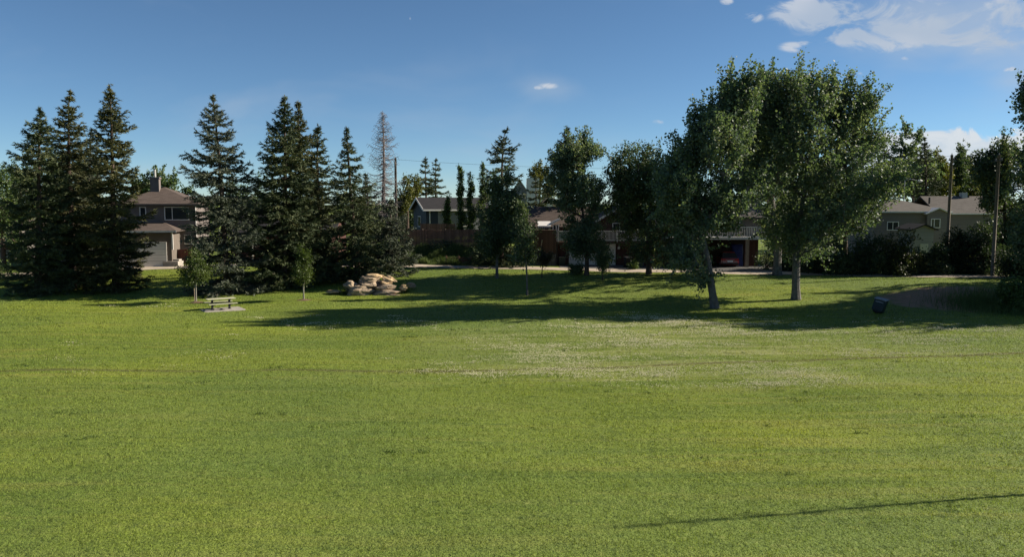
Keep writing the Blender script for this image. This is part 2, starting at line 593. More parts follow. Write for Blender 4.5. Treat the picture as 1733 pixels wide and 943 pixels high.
def rock_mat(name, col):
    m, nt, b = new_mat(name)
    ov = objvec(nt)
    n = noise(nt, vmul(nt, ov, (1, 1, 3.5)), 1.6, 6.0, 0.6, 0.4)
    n2 = noise(nt, ov, 9.0, 5.0, 0.65)
    c = mixc(nt, sstep(nt, n, 0.3, 0.7), tuple(x * 0.62 for x in col), tuple(x * 1.25 for x in col))
    c = mixc(nt, sstep(nt, n2, 0.55, 0.75, 0.0, 0.5), c, (0.09, 0.085, 0.08))
    L(nt, c, b.inputs['Base Color'])
    b.inputs['Roughness'].default_value = 0.95
    b.inputs['Specular IOR Level'].default_value = 0.15
    bp = N(nt, 'ShaderNodeBump')
    bp.inputs['Strength'].default_value = 0.7
    bp.inputs['Distance'].default_value = 0.06
    L(nt, math_n(nt, 'ADD', n, math_n(nt, 'MULTIPLY', n2, 0.4)), bp.inputs['Height'])
    L(nt, bp.outputs[0], b.inputs['Normal'])
    return m


M['rock_tan'] = rock_mat('tan_sandstone', (0.47, 0.34, 0.20))
M['rock_grey'] = rock_mat('grey_sandstone', (0.33, 0.255, 0.18))

DIRT = ground(1610, 506)
CLOVER = ground(1120, 590)


def lawn_material(name, blade):
    m, nt, b = new_mat(name)
    geo = N(nt, 'ShaderNodeNewGeometry')
    pos = geo.outputs['Position']
    sep = N(nt, 'ShaderNodeSeparateXYZ')
    L(nt, pos, sep.inputs[0])
    big = noise(nt, vmul(nt, pos, (0.055, 0.11, 0.1)), 1.0, 4.0, 0.55, 0.5)
    streak = noise(nt, vmul(nt, pos, (0.10, 0.75, 0.3), (5, 2, 0)), 1.0, 4.0, 0.6, 0.4)
    mid = noise(nt, vmul(nt, pos, (0.8, 1.1, 1), (1, 8, 0)), 1.0, 4.0, 0.65)
    fine = noise(nt, pos, 11.0, 3.0, 0.7)
    c = mixc(nt, sstep(nt, big, 0.36, 0.64), (0.106, 0.158, 0.022), (0.168, 0.210, 0.022))
    c = mixc(nt, sstep(nt, streak, 0.50, 0.72, 0.0, 0.65), c, (0.215, 0.215, 0.046))
    c = mixc(nt, sstep(nt, streak, 0.50, 0.32, 0.0, 0.45), c, (0.075, 0.115, 0.02))
    c = mixc(nt, sstep(nt, mid, 0.52, 0.72, 0.0, 0.7), c, (0.075, 0.11, 0.02))
    c = mixc(nt, sstep(nt, mid, 0.40, 0.25, 0.0, 0.45), c, (0.20, 0.17, 0.06))
    c = mixc(nt, sstep(nt, fine, 0.35, 0.7, 0.0, 0.3), c, (0.20, 0.22, 0.055))
    st2 = noise(nt, vmul(nt, pos, (0.06, 1.9, 0.3), (15, 21, 0)), 1.0, 3.0, 0.6, 0.3)
    c = mixc(nt, sstep(nt, st2, 0.54, 0.70, 0.0, 0.55), c, (0.075, 0.115, 0.022))
    c = mixc(nt, sstep(nt, st2, 0.46, 0.32, 0.0, 0.5), c, (0.20, 0.21, 0.05))
    hue = noise(nt, vmul(nt, pos, (0.035, 0.05, 0.1), (2.5, 4, 0)), 1.0, 2.0, 0.5)
    c = mixc(nt, sstep(nt, hue, 0.42, 0.62, 0.0, 0.55), c, (0.108, 0.155, 0.038))
    weed = noise(nt, vmul(nt, pos, (0.9, 1.9, 1), (11, 3, 0)), 1.0, 2.0, 0.5)
    c = mixc(nt, sstep(nt, weed, 0.66, 0.78, 0.0, 0.5), c, (0.05, 0.085, 0.022))
    spk = noise(nt, vmul(nt, pos, (3.5, 5.0, 1), (4, 9, 0)), 1.0, 3.0, 0.6)
    c = mixc(nt, sstep(nt, spk, 0.54, 0.70, 0.0, 0.65), c, (0.055, 0.085, 0.02))
    c = mixc(nt, sstep(nt, spk, 0.44, 0.30, 0.0, 0.4), c, (0.23, 0.25, 0.07))
    # dry, clover-strewn patch
    def ell(cx, cy, rx, ry):
        a = math_n(nt, 'DIVIDE', math_n(nt, 'SUBTRACT', sep.outputs[0], cx), rx)
        d = math_n(nt, 'DIVIDE', math_n(nt, 'SUBTRACT', sep.outputs[1], cy), ry)
        return math_n(nt, 'ADD', math_n(nt, 'MULTIPLY', a, a), math_n(nt, 'MULTIPLY', d, d))
    e = ell(float(CLOVER[0]) + 1, float(CLOVER[1]) + 1.0, 15.0, 11.0)
    f = math_n(nt, 'MULTIPLY', sstep(nt, e, 1.2, 0.0), sstep(nt, math_n(nt, 'ADD', math_n(nt, 'MULTIPLY', streak, 0.7), math_n(nt, 'ADD', math_n(nt, 'MULTIPLY', mid, 0.4), math_n(nt, 'MULTIPLY', spk, 0.5))), 0.70, 0.95))
    c = mixc(nt, math_n(nt, 'MULTIPLY', f, 0.75), c, (0.25, 0.26, 0.12))
    # a worn track across the field
    ln = math_n(nt, 'ADD', math_n(nt, 'MULTIPLY', math_n(nt, 'MAXIMUM', sep.outputs[0], -1.0), 0.16), 35.05)
    wob = math_n(nt, 'MULTIPLY', math_n(nt, 'SUBTRACT', noise(nt, vmul(nt, pos, (0.12, 0, 0)), 1.0, 2.0), 0.5), 0.9)
    dl = math_n(nt, 'ABSOLUTE', math_n(nt, 'SUBTRACT', math_n(nt, 'SUBTRACT', sep.outputs[1], ln), wob))
    track = math_n(nt, 'MULTIPLY', sstep(nt, dl, 0.34, 0.04), sstep(nt, mid, 0.3, 0.55, 0.3, 0.95))
    c = mixc(nt, math_n(nt, 'MULTIPLY', track, 0.8), c, (0.09, 0.08, 0.035))
    # bare earth on the mound
    e2 = math_n(nt, 'ADD', ell(float(DIRT[0]), float(DIRT[1]), 5.0, 4.2), math_n(nt, 'MULTIPLY', math_n(nt, 'SUBTRACT', mid, 0.5), 1.8))
    dirt = sstep(nt, e2, 1.05, 0.55)
    c = mixc(nt, math_n(nt, 'MULTIPLY', dirt, 0.93), c, mixc(nt, fine, (0.20, 0.12, 0.08), (0.36, 0.22, 0.145)))
    # grassless wild ground far behind the lane
    if blade:
        rnd = geo.outputs['Random Per Island']
        k = N(nt, 'ShaderNodeCombineColor')
        kk = sstep(nt, rnd, 0.0, 1.0, 0.48, 1.95)
        for i in range(3):
            L(nt, kk, k.inputs[i])
        c = mixc(nt, 1.0, c, k.outputs[0], 'MULTIPLY')
        c = mixc(nt, sstep(nt, rnd, 0.90, 0.97, 0.0, 0.5), c, (0.24, 0.22, 0.10))
    L(nt, c, b.inputs['Base Color'])
    b.inputs['Roughness'].default_value = 0.75
    b.inputs['Specular IOR Level'].default_value = 0.15
    if blade:
        tr = N(nt, 'ShaderNodeBsdfTranslucent')
        L(nt, mixc(nt, 1.0, c, (1.25, 1.2, 0.6), 'MULTIPLY'), tr.inputs[0])
        mx = N(nt, 'ShaderNodeMixShader')
        mx.inputs[0].default_value = 0.35
        L(nt, b.outputs[0], mx.inputs[1])
        L(nt, tr.outputs[0], mx.inputs[2])
        L(nt, mx.outputs[0], nt.nodes['Material Output'].inputs[0])
    else:
        bp = N(nt, 'ShaderNodeBump')
        bp.inputs['Strength'].default_value = 0.6
        bp.inputs['Distance'].default_value = 0.08
        h = math_n(nt, 'ADD', fine, math_n(nt, 'MULTIPLY', noise(nt, pos, 3.0, 4.0, 0.7), 1.5))
        L(nt, h, bp.inputs['Height'])
        L(nt, bp.outputs[0], b.inputs['Normal'])
    return m


M['lawn'] = lawn_material('lawn_ground', False)
M['blade'] = lawn_material('lawn_blades', True)

# ------------------------------------------------------------------ ground, lane, grass
rng = np.random.default_rng(7)


def build_ground():
    xs = np.concatenate([[-4000, -1800, -800, -400, -220, -140], np.arange(-100, 101, 1.0), [140, 220, 400, 800, 1800, 4000]])
    ys = np.concatenate([[-600, -200, -80, -30], np.arange(-10, 131, 1.0), [150, 190, 260, 400, 800, 1800, 4500]])
    X, Y = np.meshgrid(xs, ys)
    Z = gz(X, Y)
    nx, ny = len(xs), len(ys)
    i = np.arange(ny - 1)[:, None] * nx
    j = np.arange(nx - 1)[None, :]
    f = np.stack([i + j, i + j + 1, i + nx + j + 1, i + nx + j], -1).reshape(-1, 4)
    mb = MB().add(np.stack([X, Y, Z], -1).reshape(-1, 3), f)
    o = mb.build('lawn', M['lawn'], smooth_shade=True)
    tag(o, 'broad mown green lawn rising gently to a lane', 'lawn', kind='structure')


build_ground()


def ribbon(name, pts, width, mat, lift, label, cat):
    pts = np.asarray(pts, float)
    seg = np.linalg.norm(np.diff(pts, axis=0), axis=1)
    s = np.concatenate([[0], np.cumsum(seg)])
    ss = np.arange(0, s[-1], 0.5)
    c = np.stack([np.interp(ss, s, pts[:, k]) for k in range(2)], -1)
    ker = np.ones(13) / 13
    pad = np.pad(c, ((6, 6), (0, 0)), mode='edge')
    c = np.stack([np.convolve(pad[:, k], ker, mode='valid') for k in range(2)], -1)
    t = np.gradient(c, axis=0)
    t /= np.linalg.norm(t, axis=1)[:, None]
    nrm = np.stack([-t[:, 1], t[:, 0]], -1)
    K = 7
    rows = []
    for k in range(K):
        off = (k / (K - 1) - 0.5) * width
        wob = 0.12 * np.sin(ss * 0.7 + k) * (k in (0, K - 1))
        q = c + nrm * (off + wob)[:, None]
        rows.append(np.stack([q[:, 0], q[:, 1], gz(q[:, 0], q[:, 1]) + lift], -1))
    V = np.stack(rows, 1)
    n = len(ss)
    i = np.arange(n - 1)[:, None] * K
    j = np.arange(K - 1)[None, :]
    f = np.stack([i + j, i + K + j, i + K + j + 1, i + j + 1], -1).reshape(-1, 4)
    o = MB().add(V.reshape(-1, 3), f).build(name, mat, smooth_shade=True)
    return tag(o, label, cat, kind='structure')


lane_px = [(-260, 470), (-40, 468), (60, 466), (180, 458), (300, 452), (450, 449), (690, 450.5), (830, 453), (1000, 457.5), (1290, 462.5), (1500, 466), (1733, 470), (1950, 474)]
LANE = [ground(*p)[:2] for p in lane_px]
ribbon('lane', LANE, 3.2, M['gravel'], 0.03, 'pale gravel back lane between the lawn and the house garages', 'lane')


def drive(name, px0, px1, Yb, mat, label):
    x0, x1 = at(px0, 400, Yb)[0], at(px1, 400, Yb)[0]
    a = np.array(LANE)
    n, k = 24, 14
    u = np.linspace(0, 1, n)
    V = []
    for t in u:
        x = x0 + (x1 - x0) * t
        ya = np.interp(x, a[:, 0], a[:, 1]) + 1.2
        for w in np.linspace(0, 1, k):
            y = ya + (Yb - ya) * w
            V.append((x, y, float(gz(x, y)) + 0.022))
    i = np.arange(n - 1)[:, None] * k
    j = np.arange(k - 1)[None, :]
    f = np.stack([i + j, i + k + j, i + k + j + 1, i + j + 1], -1).reshape(-1, 4)
    tag(MB().add(V, f).build(name, mat, smooth_shade=True), label, 'driveway', kind='structure')


drive('driveway', 1128, 1306, 84.0, M['asphalt'], 'dark asphalt drive in front of the carport')
drive('driveway', 944, 1112, 84.5, M['asphalt'], 'dark asphalt drive in front of the balcony house')
drive('driveway', 172, 300, 82.0, M['concrete'], 'pale concrete drive of the taupe house')


def lane_y(x):
    a = np.array(LANE)
    return np.interp(x, a[:, 0], a[:, 1])


def tri_blades(p, h, w, lean, r):
    """one triangle per blade"""
    n = len(p)
    yaw = r.uniform(0, 2 * np.pi, n)
    side = np.stack([np.cos(yaw), np.sin(yaw), np.zeros(n)], -1) * (w / 2)[:, None]
    ld = r.uniform(0, 2 * np.pi, n)
    tip = p + np.stack([np.cos(ld) * lean, np.sin(ld) * lean, h], -1)
    v = np.stack([p - side, p + side, tip], 1).reshape(-1, 3)
    return v, np.arange(3 * n).reshape(-1, 3)


def build_grass():
    r = np.random.default_rng(3)
    mb = MB()
    for (d0, d1, dens, hk, wk) in ((14.5, 22, 620, 1.0, 1.0), (22, 32, 330, 1.1, 1.5), (32, 46, 150, 1.2, 2.2), (46, 80, 55, 1.35, 3.4)):
        area = 0.72 * (d1 ** 2 - d0 ** 2) + 12 * (d1 - d0)
        n = int(area * dens)
        y = np.sqrt(r.uniform(d0 ** 2, d1 ** 2, n))
        x = r.uniform(-1, 1, n) * (y * 0.72 + 6)
        keep = y < lane_y(x) - 2.0
        # bare earth carries little grass
        e = ((x - DIRT[0]) / 5.0) ** 2 + ((y - DIRT[1]) / 4.2) ** 2
        keep &= (e > 0.9) | (r.uniform(0, 1, n) < 0.08)
        x, y = x[keep], y[keep]
        n = len(x)
        tuft = 0.7 + 0.55 * (np.sin(x * 1.7 + np.sin(y * 2.3) * 1.4) * np.sin(y * 2.9 + x * 0.7) * 0.5 + 0.5)
        h = r.uniform(0.03, 0.065, n) * hk * tuft
        w = r.uniform(0.008, 0.015, n) * wk
        p = np.stack([x, y, gz(x, y) - 0.004], -1)
        mb.add(*tri_blades(p, h, w, r.uniform(0.0, 0.05, n) * hk, r))
    o = mb.build('grass', M['blade'])
    tag(o, 'short mown grass blades covering the park field', 'grass', kind='stuff')


build_grass()


def build_clover():
    r = np.random.default_rng(11)
    n = 36000
    spots = [(930, 600, 180, 30), (1200, 560, 240, 22), (1050, 580, 200, 30), (860, 628, 110, 12), (1100, 632, 260, 22), (1350, 640, 150, 22), (1550, 575, 180, 22), (1280, 650, 50, 8),
             (240, 520, 110, 8), (600, 545, 150, 14), (300, 600, 250, 30), (1150, 545, 200, 10), (1520, 600, 170, 14), (1640, 562, 130, 9)]
    wts = np.array([1, 1.3, 1.2, 1, 1.2, .8, .7, .3, .03, .25, .12, .8, .5, .4])
    pts = []
    for s, wt in zip(spots, wts / wts.sum()):
        k = int(n * wt)
        for a, b in zip(r.normal(s[0], s[2] * 0.5, k // 12), r.normal(s[1], s[3] * 0.5, k // 12)):
            if b < 505:
                continue
            t = CAMH / max(-ray(a, b)[2], 1e-3)
            q = ray(a, b) * t
            pts.append((q[0], q[1]))
    pts = np.array(pts)
    k = np.sin(pts[:, 0] * 0.8 + pts[:, 1] * 0.5) + np.sin(pts[:, 1] * 1.9 - pts[:, 0] * 0.2) + r.normal(0, 0.7, len(pts)) > -0.1
    pts = pts[k & (pts[:, 1] < 60)]
    sc_ = np.repeat(r.uniform(0.4, 1.5, len(pts)), 14)[:, None]
    pts = np.repeat(pts, 14, axis=0) + r.normal(0, 1, (len(pts) * 14, 2)) * np.array([0.34, 0.13]) * sc_
    x, y = pts[:, 0], pts[:, 1]
    n = len(x)
    c = np.stack([x, y, gz(x, y) + r.uniform(0.05, 0.09, n)], -1)
    s = r.uniform(0.012, 0.022, n) * np.clip(y / 38, 0.8, 1.5)
    octv = np.array([(1, 0, 0), (0, 1, 0), (-1, 0, 0), (0, -1, 0), (0, 0, 1), (0, 0, -1)], float)
    octf = np.array([(0, 1, 4), (1, 2, 4), (2, 3, 4), (3, 0, 4), (1, 0, 5), (2, 1, 5), (3, 2, 5), (0, 3, 5)])
    v = (c[:, None, :] + octv[None] * s[:, None, None]).reshape(-1, 3)
    f = (octf[None] + (np.arange(n) * 6)[:, None, None]).reshape(-1, 3)
    o = MB().add(v, f).build('clover_blossom', plain('clover_white', (0.50, 0.47, 0.31), 0.9, 0.2, 3.0))
    tag(o, 'tiny white clover blossom scattered in pale drifts over the lawn', 'clover', kind='stuff')


build_clover()


# ------------------------------------------------------------------ trees
def leaf_tris(c, dirs, ln, wd, r):
    """elongated leaf triangles at centres c along unit dirs"""
    n = len(c)
    rv = r.normal(size=(n, 3))
    s = np.cross(dirs, rv)
    s /= np.linalg.norm(s, axis=1)[:, None] + 1e-9
    a = c - dirs * (ln * 0.45)[:, None]
    v = np.stack([a - s * (wd / 2)[:, None], a + s * (wd / 2)[:, None], c + dirs * (ln * 0.55)[:, None]], 1).reshape(-1, 3)
    return v, np.arange(3 * n).reshape(-1, 3)


def leaf_quads(c, size, r, up=0.3):
    n = len(c)
    nr = r.normal(size=(n, 3))
    nr[:, 2] += up
    nr /= np.linalg.norm(nr, axis=1)[:, None] + 1e-9
    rv = r.normal(size=(n, 3))
    a = np.cross(nr, rv)
    a /= np.linalg.norm(a, axis=1)[:, None] + 1e-9
    b = np.cross(nr, a)
    a = a * (size * 0.55)[:, None]
    b = b * (size * 0.42)[:, None]
    v = np.stack([c - a, c - b * 1.0 - a * 0.1, c + a, c + b - a * 0.1], 1).reshape(-1, 3)
    return v, np.arange(4 * n).reshape(-1, 4)


def spruce(apex, base, hw, label, mat='spruce_dark', seed=0, Y=None, gap=1.0, first=0.03, power=0.54, dens=1.1, dead=False, group=None, up=0.0, name='spruce_tree', cat='spruce', bend=0.0, zig=0.0):
    r = np.random.default_rng(1000 + seed)
    if Y is None:
        b = ground(*base)
    else:
        b = at(base[0], base[1], Y)
        b[2] = gz(b[0], b[1])
    top = at(apex[0], apex[1], b[1])
    H = top[2] - b[2]
    R = hw * b[1] / FPX
    root = thing(name, label, cat, tuple(b), 0, group)
    nT = 24
    tt = np.linspace(0, 1, nT)

    def axis_at(t):
        t = np.asarray(t)
        off = (top - b)[None, :2] * (t ** 1.1)[:, None] if t.ndim else None
        wob = 0.12 * np.sin(t * 5 + seed) * t
        p = np.stack([b[0] + off[:, 0] + wob + bend * np.clip(t - 0.93, 0, 1) * 14 * 0.5, b[1] + off[:, 1], b[2] + H * t], -1)
        return p
    tr = MB().tube(axis_at(tt), (0.017 * H + 0.03) * (1 - tt) ** 0.9 + 0.015, 8)
    fol = MB()
    limbs = tr
    # whorls
    t = first
    C, D, LN, WD = [], [], [], []
    spacing = 0.50 * gap
    scale = 0.2
    while t < 0.985:
        k = int(r.integers(5, 8))
        rad = R * ((1 - t) ** power) * (0.90 + 0.22 * r.random()) + 0.14
        rad *= min(1.0, 0.30 + 0.70 * (1 - t) / 0.20)
        if t < 0.12:
            rad *= 0.82 + 1.5 * t
        az0 = r.uniform(0, 2 * np.pi)
        for i in range(k):
            az = az0 + i * 2 * np.pi / k + r.normal(0, 0.22)
            Lb = rad * np.clip(r.normal(1.0, 0.2), 0.45, 1.12 if t < 0.25 else 1.4)
            tb = np.clip(t + r.normal(0, 0.008), 0.01, 0.99)
            p0 = axis_at(np.array([tb]))[0]
            pitch = np.interp(t, [0, 0.35, 0.7, 0.92, 1.0], [-0.30, -0.22, 0.0, 0.35, 0.9]) + r.normal(0, 0.09) + up
            hd = np.array([math.cos(az), math.sin(az), 0.0])
            sdv = np.array([-hd[1], hd[0], 0.0])
            m = max(int(Lb / 0.16), 3)
            u = (np.arange(m) + 0.5) / m
            curl = 0.22 * Lb
            ax = p0 + hd * (Lb * u)[:, None] * math.cos(pitch)
            ax[:, 2] += Lb * u * math.sin(pitch) - 0.12 * Lb * np.sin(u * np.pi) + curl * u ** 3 * 0.8
            limbs.tube(np.vstack([p0, ax[[m // 3, (2 * m) // 3, m - 1]]]), np.array([0.012 + 0.007 * Lb, 0.01 + 0.005 * Lb, 0.01 + 0.003 * Lb, 0.006]), 4, cap=False)
            if dead:
                # bare twigs hanging from the limb
                for q, uu in zip(ax, u):
                    if r.random() < 0.8:
                        s = r.choice([-1, 1])
                        d = hd * 0.4 + sdv * s * r.uniform(0.3, 1) + np.array([0, 0, r.uniform(-1.0, 0.1)])
                        e = q + d * r.uniform(0.15, 0.5)
                        limbs.tube(np.vstack([q, (q + e) / 2 + [0, 0, -0.03], e]), [0.015, 0.012, 0.009], 3, cap=False)
                continue
            # needle-clad fingers: the limb itself and side twigs left and right of it
            cum = np.vstack([p0, ax])
            uc = np.concatenate([[0], u])
            segs = [(cum, 0.08, 1.0)]
            ns = max(int(Lb * 4.2), 2)
            for j in range(ns):
                uj = 0.14 + 0.80 * (j + r.random() * 0.8) / ns
                q = np.array([np.interp(uj, uc, cum[:, kk]) for kk in range(3)])
                sl = min(0.46 * Lb * (1.05 - 0.75 * uj), 1.25) * r.uniform(0.65, 1.2) + 0.10
                d = hd * r.uniform(0.45, 0.9) + sdv * (1 if j % 2 else -1) * r.uniform(0.5, 0.95) + np.array([0, 0, r.uniform(-0.32, 0.02)])
                d /= np.linalg.norm(d)
                e = q + d * sl
                segs.append((np.vstack([q, 0.5 * (q + e) + [0, 0, -0.05 * sl], e]), 0.0, 1.0))
            for P3, ua, ub in segs:
                ln3 = np.linalg.norm(P3[-1] - P3[0])
                nn = max(int(ln3 / 0.030 * dens), 4)
                uu = r.uniform(ua, ub, nn)
                up3 = np.linspace(0, 1, len(P3))
                cc = np.stack([np.interp(uu, up3, P3[:, kk]) for kk in range(3)], -1)
                fd = (P3[-1] - P3[0]) / (ln3 + 1e-6)
                dr = fd[None] * r.uniform(0.4, 1.0, nn)[:, None] + r.normal(0, 0.42, (nn, 3)) + np.array([0, 0, 0.08])
                dr /= np.linalg.norm(dr, axis=1)[:, None]
                C.append(cc + dr * 0.07 + r.normal(0, 0.035, (nn, 3)))
                D.append(dr)
                LN.append(r.uniform(0.20, 0.38, nn))
                WD.append(r.uniform(0.05, 0.095, nn))
        t += (spacing * (0.75 + 0.5 * r.random())) / H * (1.0 if t < 0.8 else 0.75)
    tk = limbs.build('trunk', M['bark_dead'] if dead else M['bark_spruce'], root)
    if not dead:
        # leader shoot
        n = 26
        uu = r.uniform(0.94, 1.0, n)
        C.append(axis_at(uu) + r.normal(0, 0.05, (n, 3)))
        dd = r.normal(0, 0.4, (n, 3)) + np.array([0, 0, 1.0])
        D.append(dd / np.linalg.norm(dd, axis=1)[:, None])
        LN.append(r.uniform(0.2, 0.35, n))
        WD.append(r.uniform(0.05, 0.09, n))
        v, f = leaf_tris(np.concatenate(C), np.concatenate(D), np.concatenate(LN), np.concatenate(WD), r)
        fol.add(v, f)
        fol.build('crown', M[mat], root)
    return root


def leafy(base, ells, label, mat='poplar', bark='bark_poplar', seed=0, Y=None, nclus=70, crad=0.85, leaves=300, size=0.15, trunk_r=0.25, trunk_pts=None, group=None, name='poplar_tree', cat='tree',
          vert=1.3, depthk=1.35, shoots=0.3, clump=10, spread=0.16, weights=None):
    """deciduous tree: clusters fill the crown lobes, limbs reach every cluster, leaves in small clumps"""
    r = np.random.default_rng(5000 + seed)
    if Y is None:
        b = ground(*base)
    else:
        b = at(base[0], base[1], Y)
        b[2] = gz(b[0], b[1])
    Yb = b[1]
    pxm = Yb / FPX
    root = thing(name, label, cat, tuple(b), 0, group)
    # cluster centres
    cs = []
    vol = np.array([e[2] * e[3] for e in ells], float)
    vol /= vol.sum()
    for e, w in zip(ells, vol):
        k = max(int(round(nclus * w)), 2)
        c0 = at(e[0], e[1], Yb)
        dz = e[4] if len(e) > 4 else 0.0
        for _ in range(k):
            d = r.normal(size=3)
            d /= np.linalg.norm(d)
            rr = r.random() ** 0.42
            rx = max(e[2] * pxm - crad * 0.2, 0.1)
            rz = max(e[3] * pxm - crad * vert * 0.25, 0.1)
            cs.append(c0 + np.array([d[0] * rx * rr, dz + d[1] * rx * depthk * rr, d[2] * rz * rr]))
    cs = np.array(cs)
    cs[:, 2] = np.maximum(cs[:, 2], gz(cs[:, 0], cs[:, 1]) + 0.3)
    # trunk
    if trunk_pts is None:
        hi = cs[:, 2].max()
        mid = cs.mean(axis=0)
        topz = b[2] + (hi - b[2]) * 0.8
        tp = np.array([b, b + [0.0, 0, 0.25 * (topz - b[2])], [0.5 * (b[0] + mid[0]), 0.5 * (b[1] + mid[1]), b[2] + 0.55 * (topz - b[2])], [mid[0], mid[1], topz]])
    else:
        tp = np.array([b] + [at(q[0], q[1], Yb) for q in trunk_pts])
    s = np.concatenate([[0], np.cumsum(np.linalg.norm(np.diff(tp, axis=0), axis=1))])
    m = max(int(s[-1] / 0.45), 6)
    ss = np.linspace(0, s[-1], m)
    tr = np.stack([np.interp(ss, s, tp[:, k]) for k in range(3)], -1)
    for _ in range(2):
        tr[1:-1] = 0.5 * tr[1:-1] + 0.25 * (tr[:-2] + tr[2:])
    nodes = [p for p in tr]
    par = [-1] + list(range(m - 1))
    cnt = [0] * m
    paths = []
    order = np.argsort(np.linalg.norm(cs - tr[m // 3], axis=1))
    lo = max(int(m * 0.22), 1)
    for ci in order:
        c = cs[ci]
        P = np.array(nodes)
        d = P - c
        dist = np.linalg.norm(d, axis=1)
        hz = np.linalg.norm(d[:, :2], axis=1)
        pen = np.clip(P[:, 2] - (c[2] - 0.45 * hz), 0, None) * 1.6
        cost = dist + pen
        cost[:lo] += 2.0
        k = int(np.argmin(cost))
        p = P[k]
        ln = np.linalg.norm(c - p)
        ms = max(int(ln / 0.5), 2)
        u = np.linspace(0, 1, ms + 1)[1:]
        q = p + (c - p) * u[:, None]
        q[:, 2] += -0.10 * ln * np.sin(u * np.pi)
        q[:-1] += r.normal(0, 0.05 * min(ln, 1.5), (ms, 3))[:-1]
        idx = [k]
        for pt in q:
            nodes.append(pt)
            par.append(idx[-1])
            cnt.append(0)
            idx.append(len(nodes) - 1)
        cnt[-1] += 1
        paths.append(idx)
    cnt = np.array(cnt, float)
    for i in range(len(cnt) - 1, 0, -1):
        cnt[par[i]] += cnt[i]
    P = np.array(nodes)
    tot = max(cnt[0], 1)
    rad = trunk_r * (np.maximum(cnt, 0.5) / tot) ** 0.45
    rad = np.maximum(rad, 0.012)
    tr_r = rad[:m] * np.linspace(1.0, 0.8, m)
    tr_r[0] *= 1.32
    tr_r[1] *= 1.12
    tmb = MB().tube(tr, tr_r, 10)
    for idx in paths:
        rr = rad[idx].copy()
        rr[0] = min(rr[0], rr[1] * 1.15)
        tmb.tube(P[idx], rr, 5, cap=False)
    # twigs and leaves
    lv = []
    nsub = max(int(leaves / clump), 3)
    for c in cs:
        d = r.normal(size=(nsub, 3))
        d /= np.linalg.norm(d, axis=1)[:, None]
        rr = crad * r.uniform(0.7, 1.25) * r.random(nsub) ** 0.5
        sub = c + d * rr[:, None] * np.array([1, 1, vert])
        for sidx in range(0, nsub, 5):
            tmb.tube(np.vstack([c, 0.5 * (c + sub[sidx]) + [0, 0, -0.03], sub[sidx]]), [0.016, 0.012, 0.007], 3, cap=False)
        pts = np.repeat(sub, clump, axis=0) + r.normal(0, spread, (nsub * clump, 3)) * np.array([1, 1, 0.85])
        lv.append(pts)
    # leafy shoots pushing out of the crown, mostly upward
    mid = cs.mean(axis=0)
    for c in cs[r.random(len(cs)) < shoots]:
        for _ in range(2):
            d = (c - mid) / (np.linalg.norm(c - mid) + 1e-6) * 0.6 + np.array([0, 0, 0.75]) + r.normal(0, 0.3, 3)
            d /= np.linalg.norm(d)
            ln = crad * r.uniform(1.4, 2.8)
            u = np.linspace(0.15, 1, 11)
            q = c + d * (ln * u)[:, None]
            tmb.tube(np.vstack([c, c + d * ln * 0.5, c + d * ln]), [0.018, 0.013, 0.006], 3, cap=False)
            k = max(int(clump * 0.7), 4)
            lv.append(np.repeat(q, k, axis=0) + r.normal(0, 0.07 + 0.35 * spread, (11 * k, 3)))
    lv = np.concatenate(lv)
    g = gz(lv[:, 0], lv[:, 1])
    lv = lv[lv[:, 2] > g + 0.06]
    tmb.build('trunk', M[bark], root)
    v, f = leaf_quads(lv, size * r.uniform(0.7, 1.3, len(lv)), r)
    MB().add(v, f).build('crown', M[mat], root)
    return root


def bush(px, py, rx, ry, label, mat='dark_leaf', seed=0, Y=None, leaves=2600, size=0.13, name='shrub', cat='shrub', group=None, depth=None):
    """shrub: several stems and a leafy mass; (px, py) is the middle of its foot"""
    r = np.random.default_rng(9000 + seed)
    if Y is None:
        b = ground(px, py)
    else:
        b = at(px, py, Y)
        b[2] = gz(b[0], b[1])
    k = b[1] / FPX
    RX, RZ = rx * k, ry * 2 * k
    RY = RX if depth is None else depth
    root = thing(name, label, cat, tuple(b), 0, group)
    n = max(int(6 * RX * RZ), 8)
    d = r.normal(size=(n, 3))
    d /= np.linalg.norm(d, axis=1)[:, None]
    d[:, 2] = np.abs(d[:, 2])
    c = b + d * (r.random(n) ** 0.4)[:, None] * np.array([RX * 0.85, RY * 0.85, RZ * 0.85])
    c[:, 2] = np.maximum(c[:, 2], gz(c[:, 0], c[:, 1]) + 0.15)
    st = MB()
    for q in c:
        st.tube(np.vstack([b + (q - b) * [0.12, 0.12, 0] + [0, 0, -0.05], b + (q - b) * [0.5, 0.5, 0.6], q]), [0.03, 0.02, 0.008], 4, cap=False)
    st.build('stem', M['bark_spruce'], root)
    per = int(leaves / n)
    crd = 0.33 * min(RX, RZ) + 0.12
    sub = np.repeat(c, max(per // 8, 1), axis=0)
    dd = r.normal(size=sub.shape)
    dd /= np.linalg.norm(dd, axis=1)[:, None]
    sub = sub + dd * crd * (r.random(len(sub)) ** 0.5)[:, None]
    lv = np.repeat(sub, 8, axis=0) + r.normal(0, 0.12, (len(sub) * 8, 3))
    lv = lv[lv[:, 2] > gz(lv[:, 0], lv[:, 1]) + 0.03]
    v, f = leaf_quads(lv, size * r.uniform(0.7, 1.3, len(lv)), r)
    MB().add(v, f).build('foliage', M[mat], root)
    return root


# ------------------------------------------------------------------ buildings
def X(px, Y):
    return at(px, 400, Y)[0]


def Z(py, Y):
    return at(CXP, py, Y)[2]


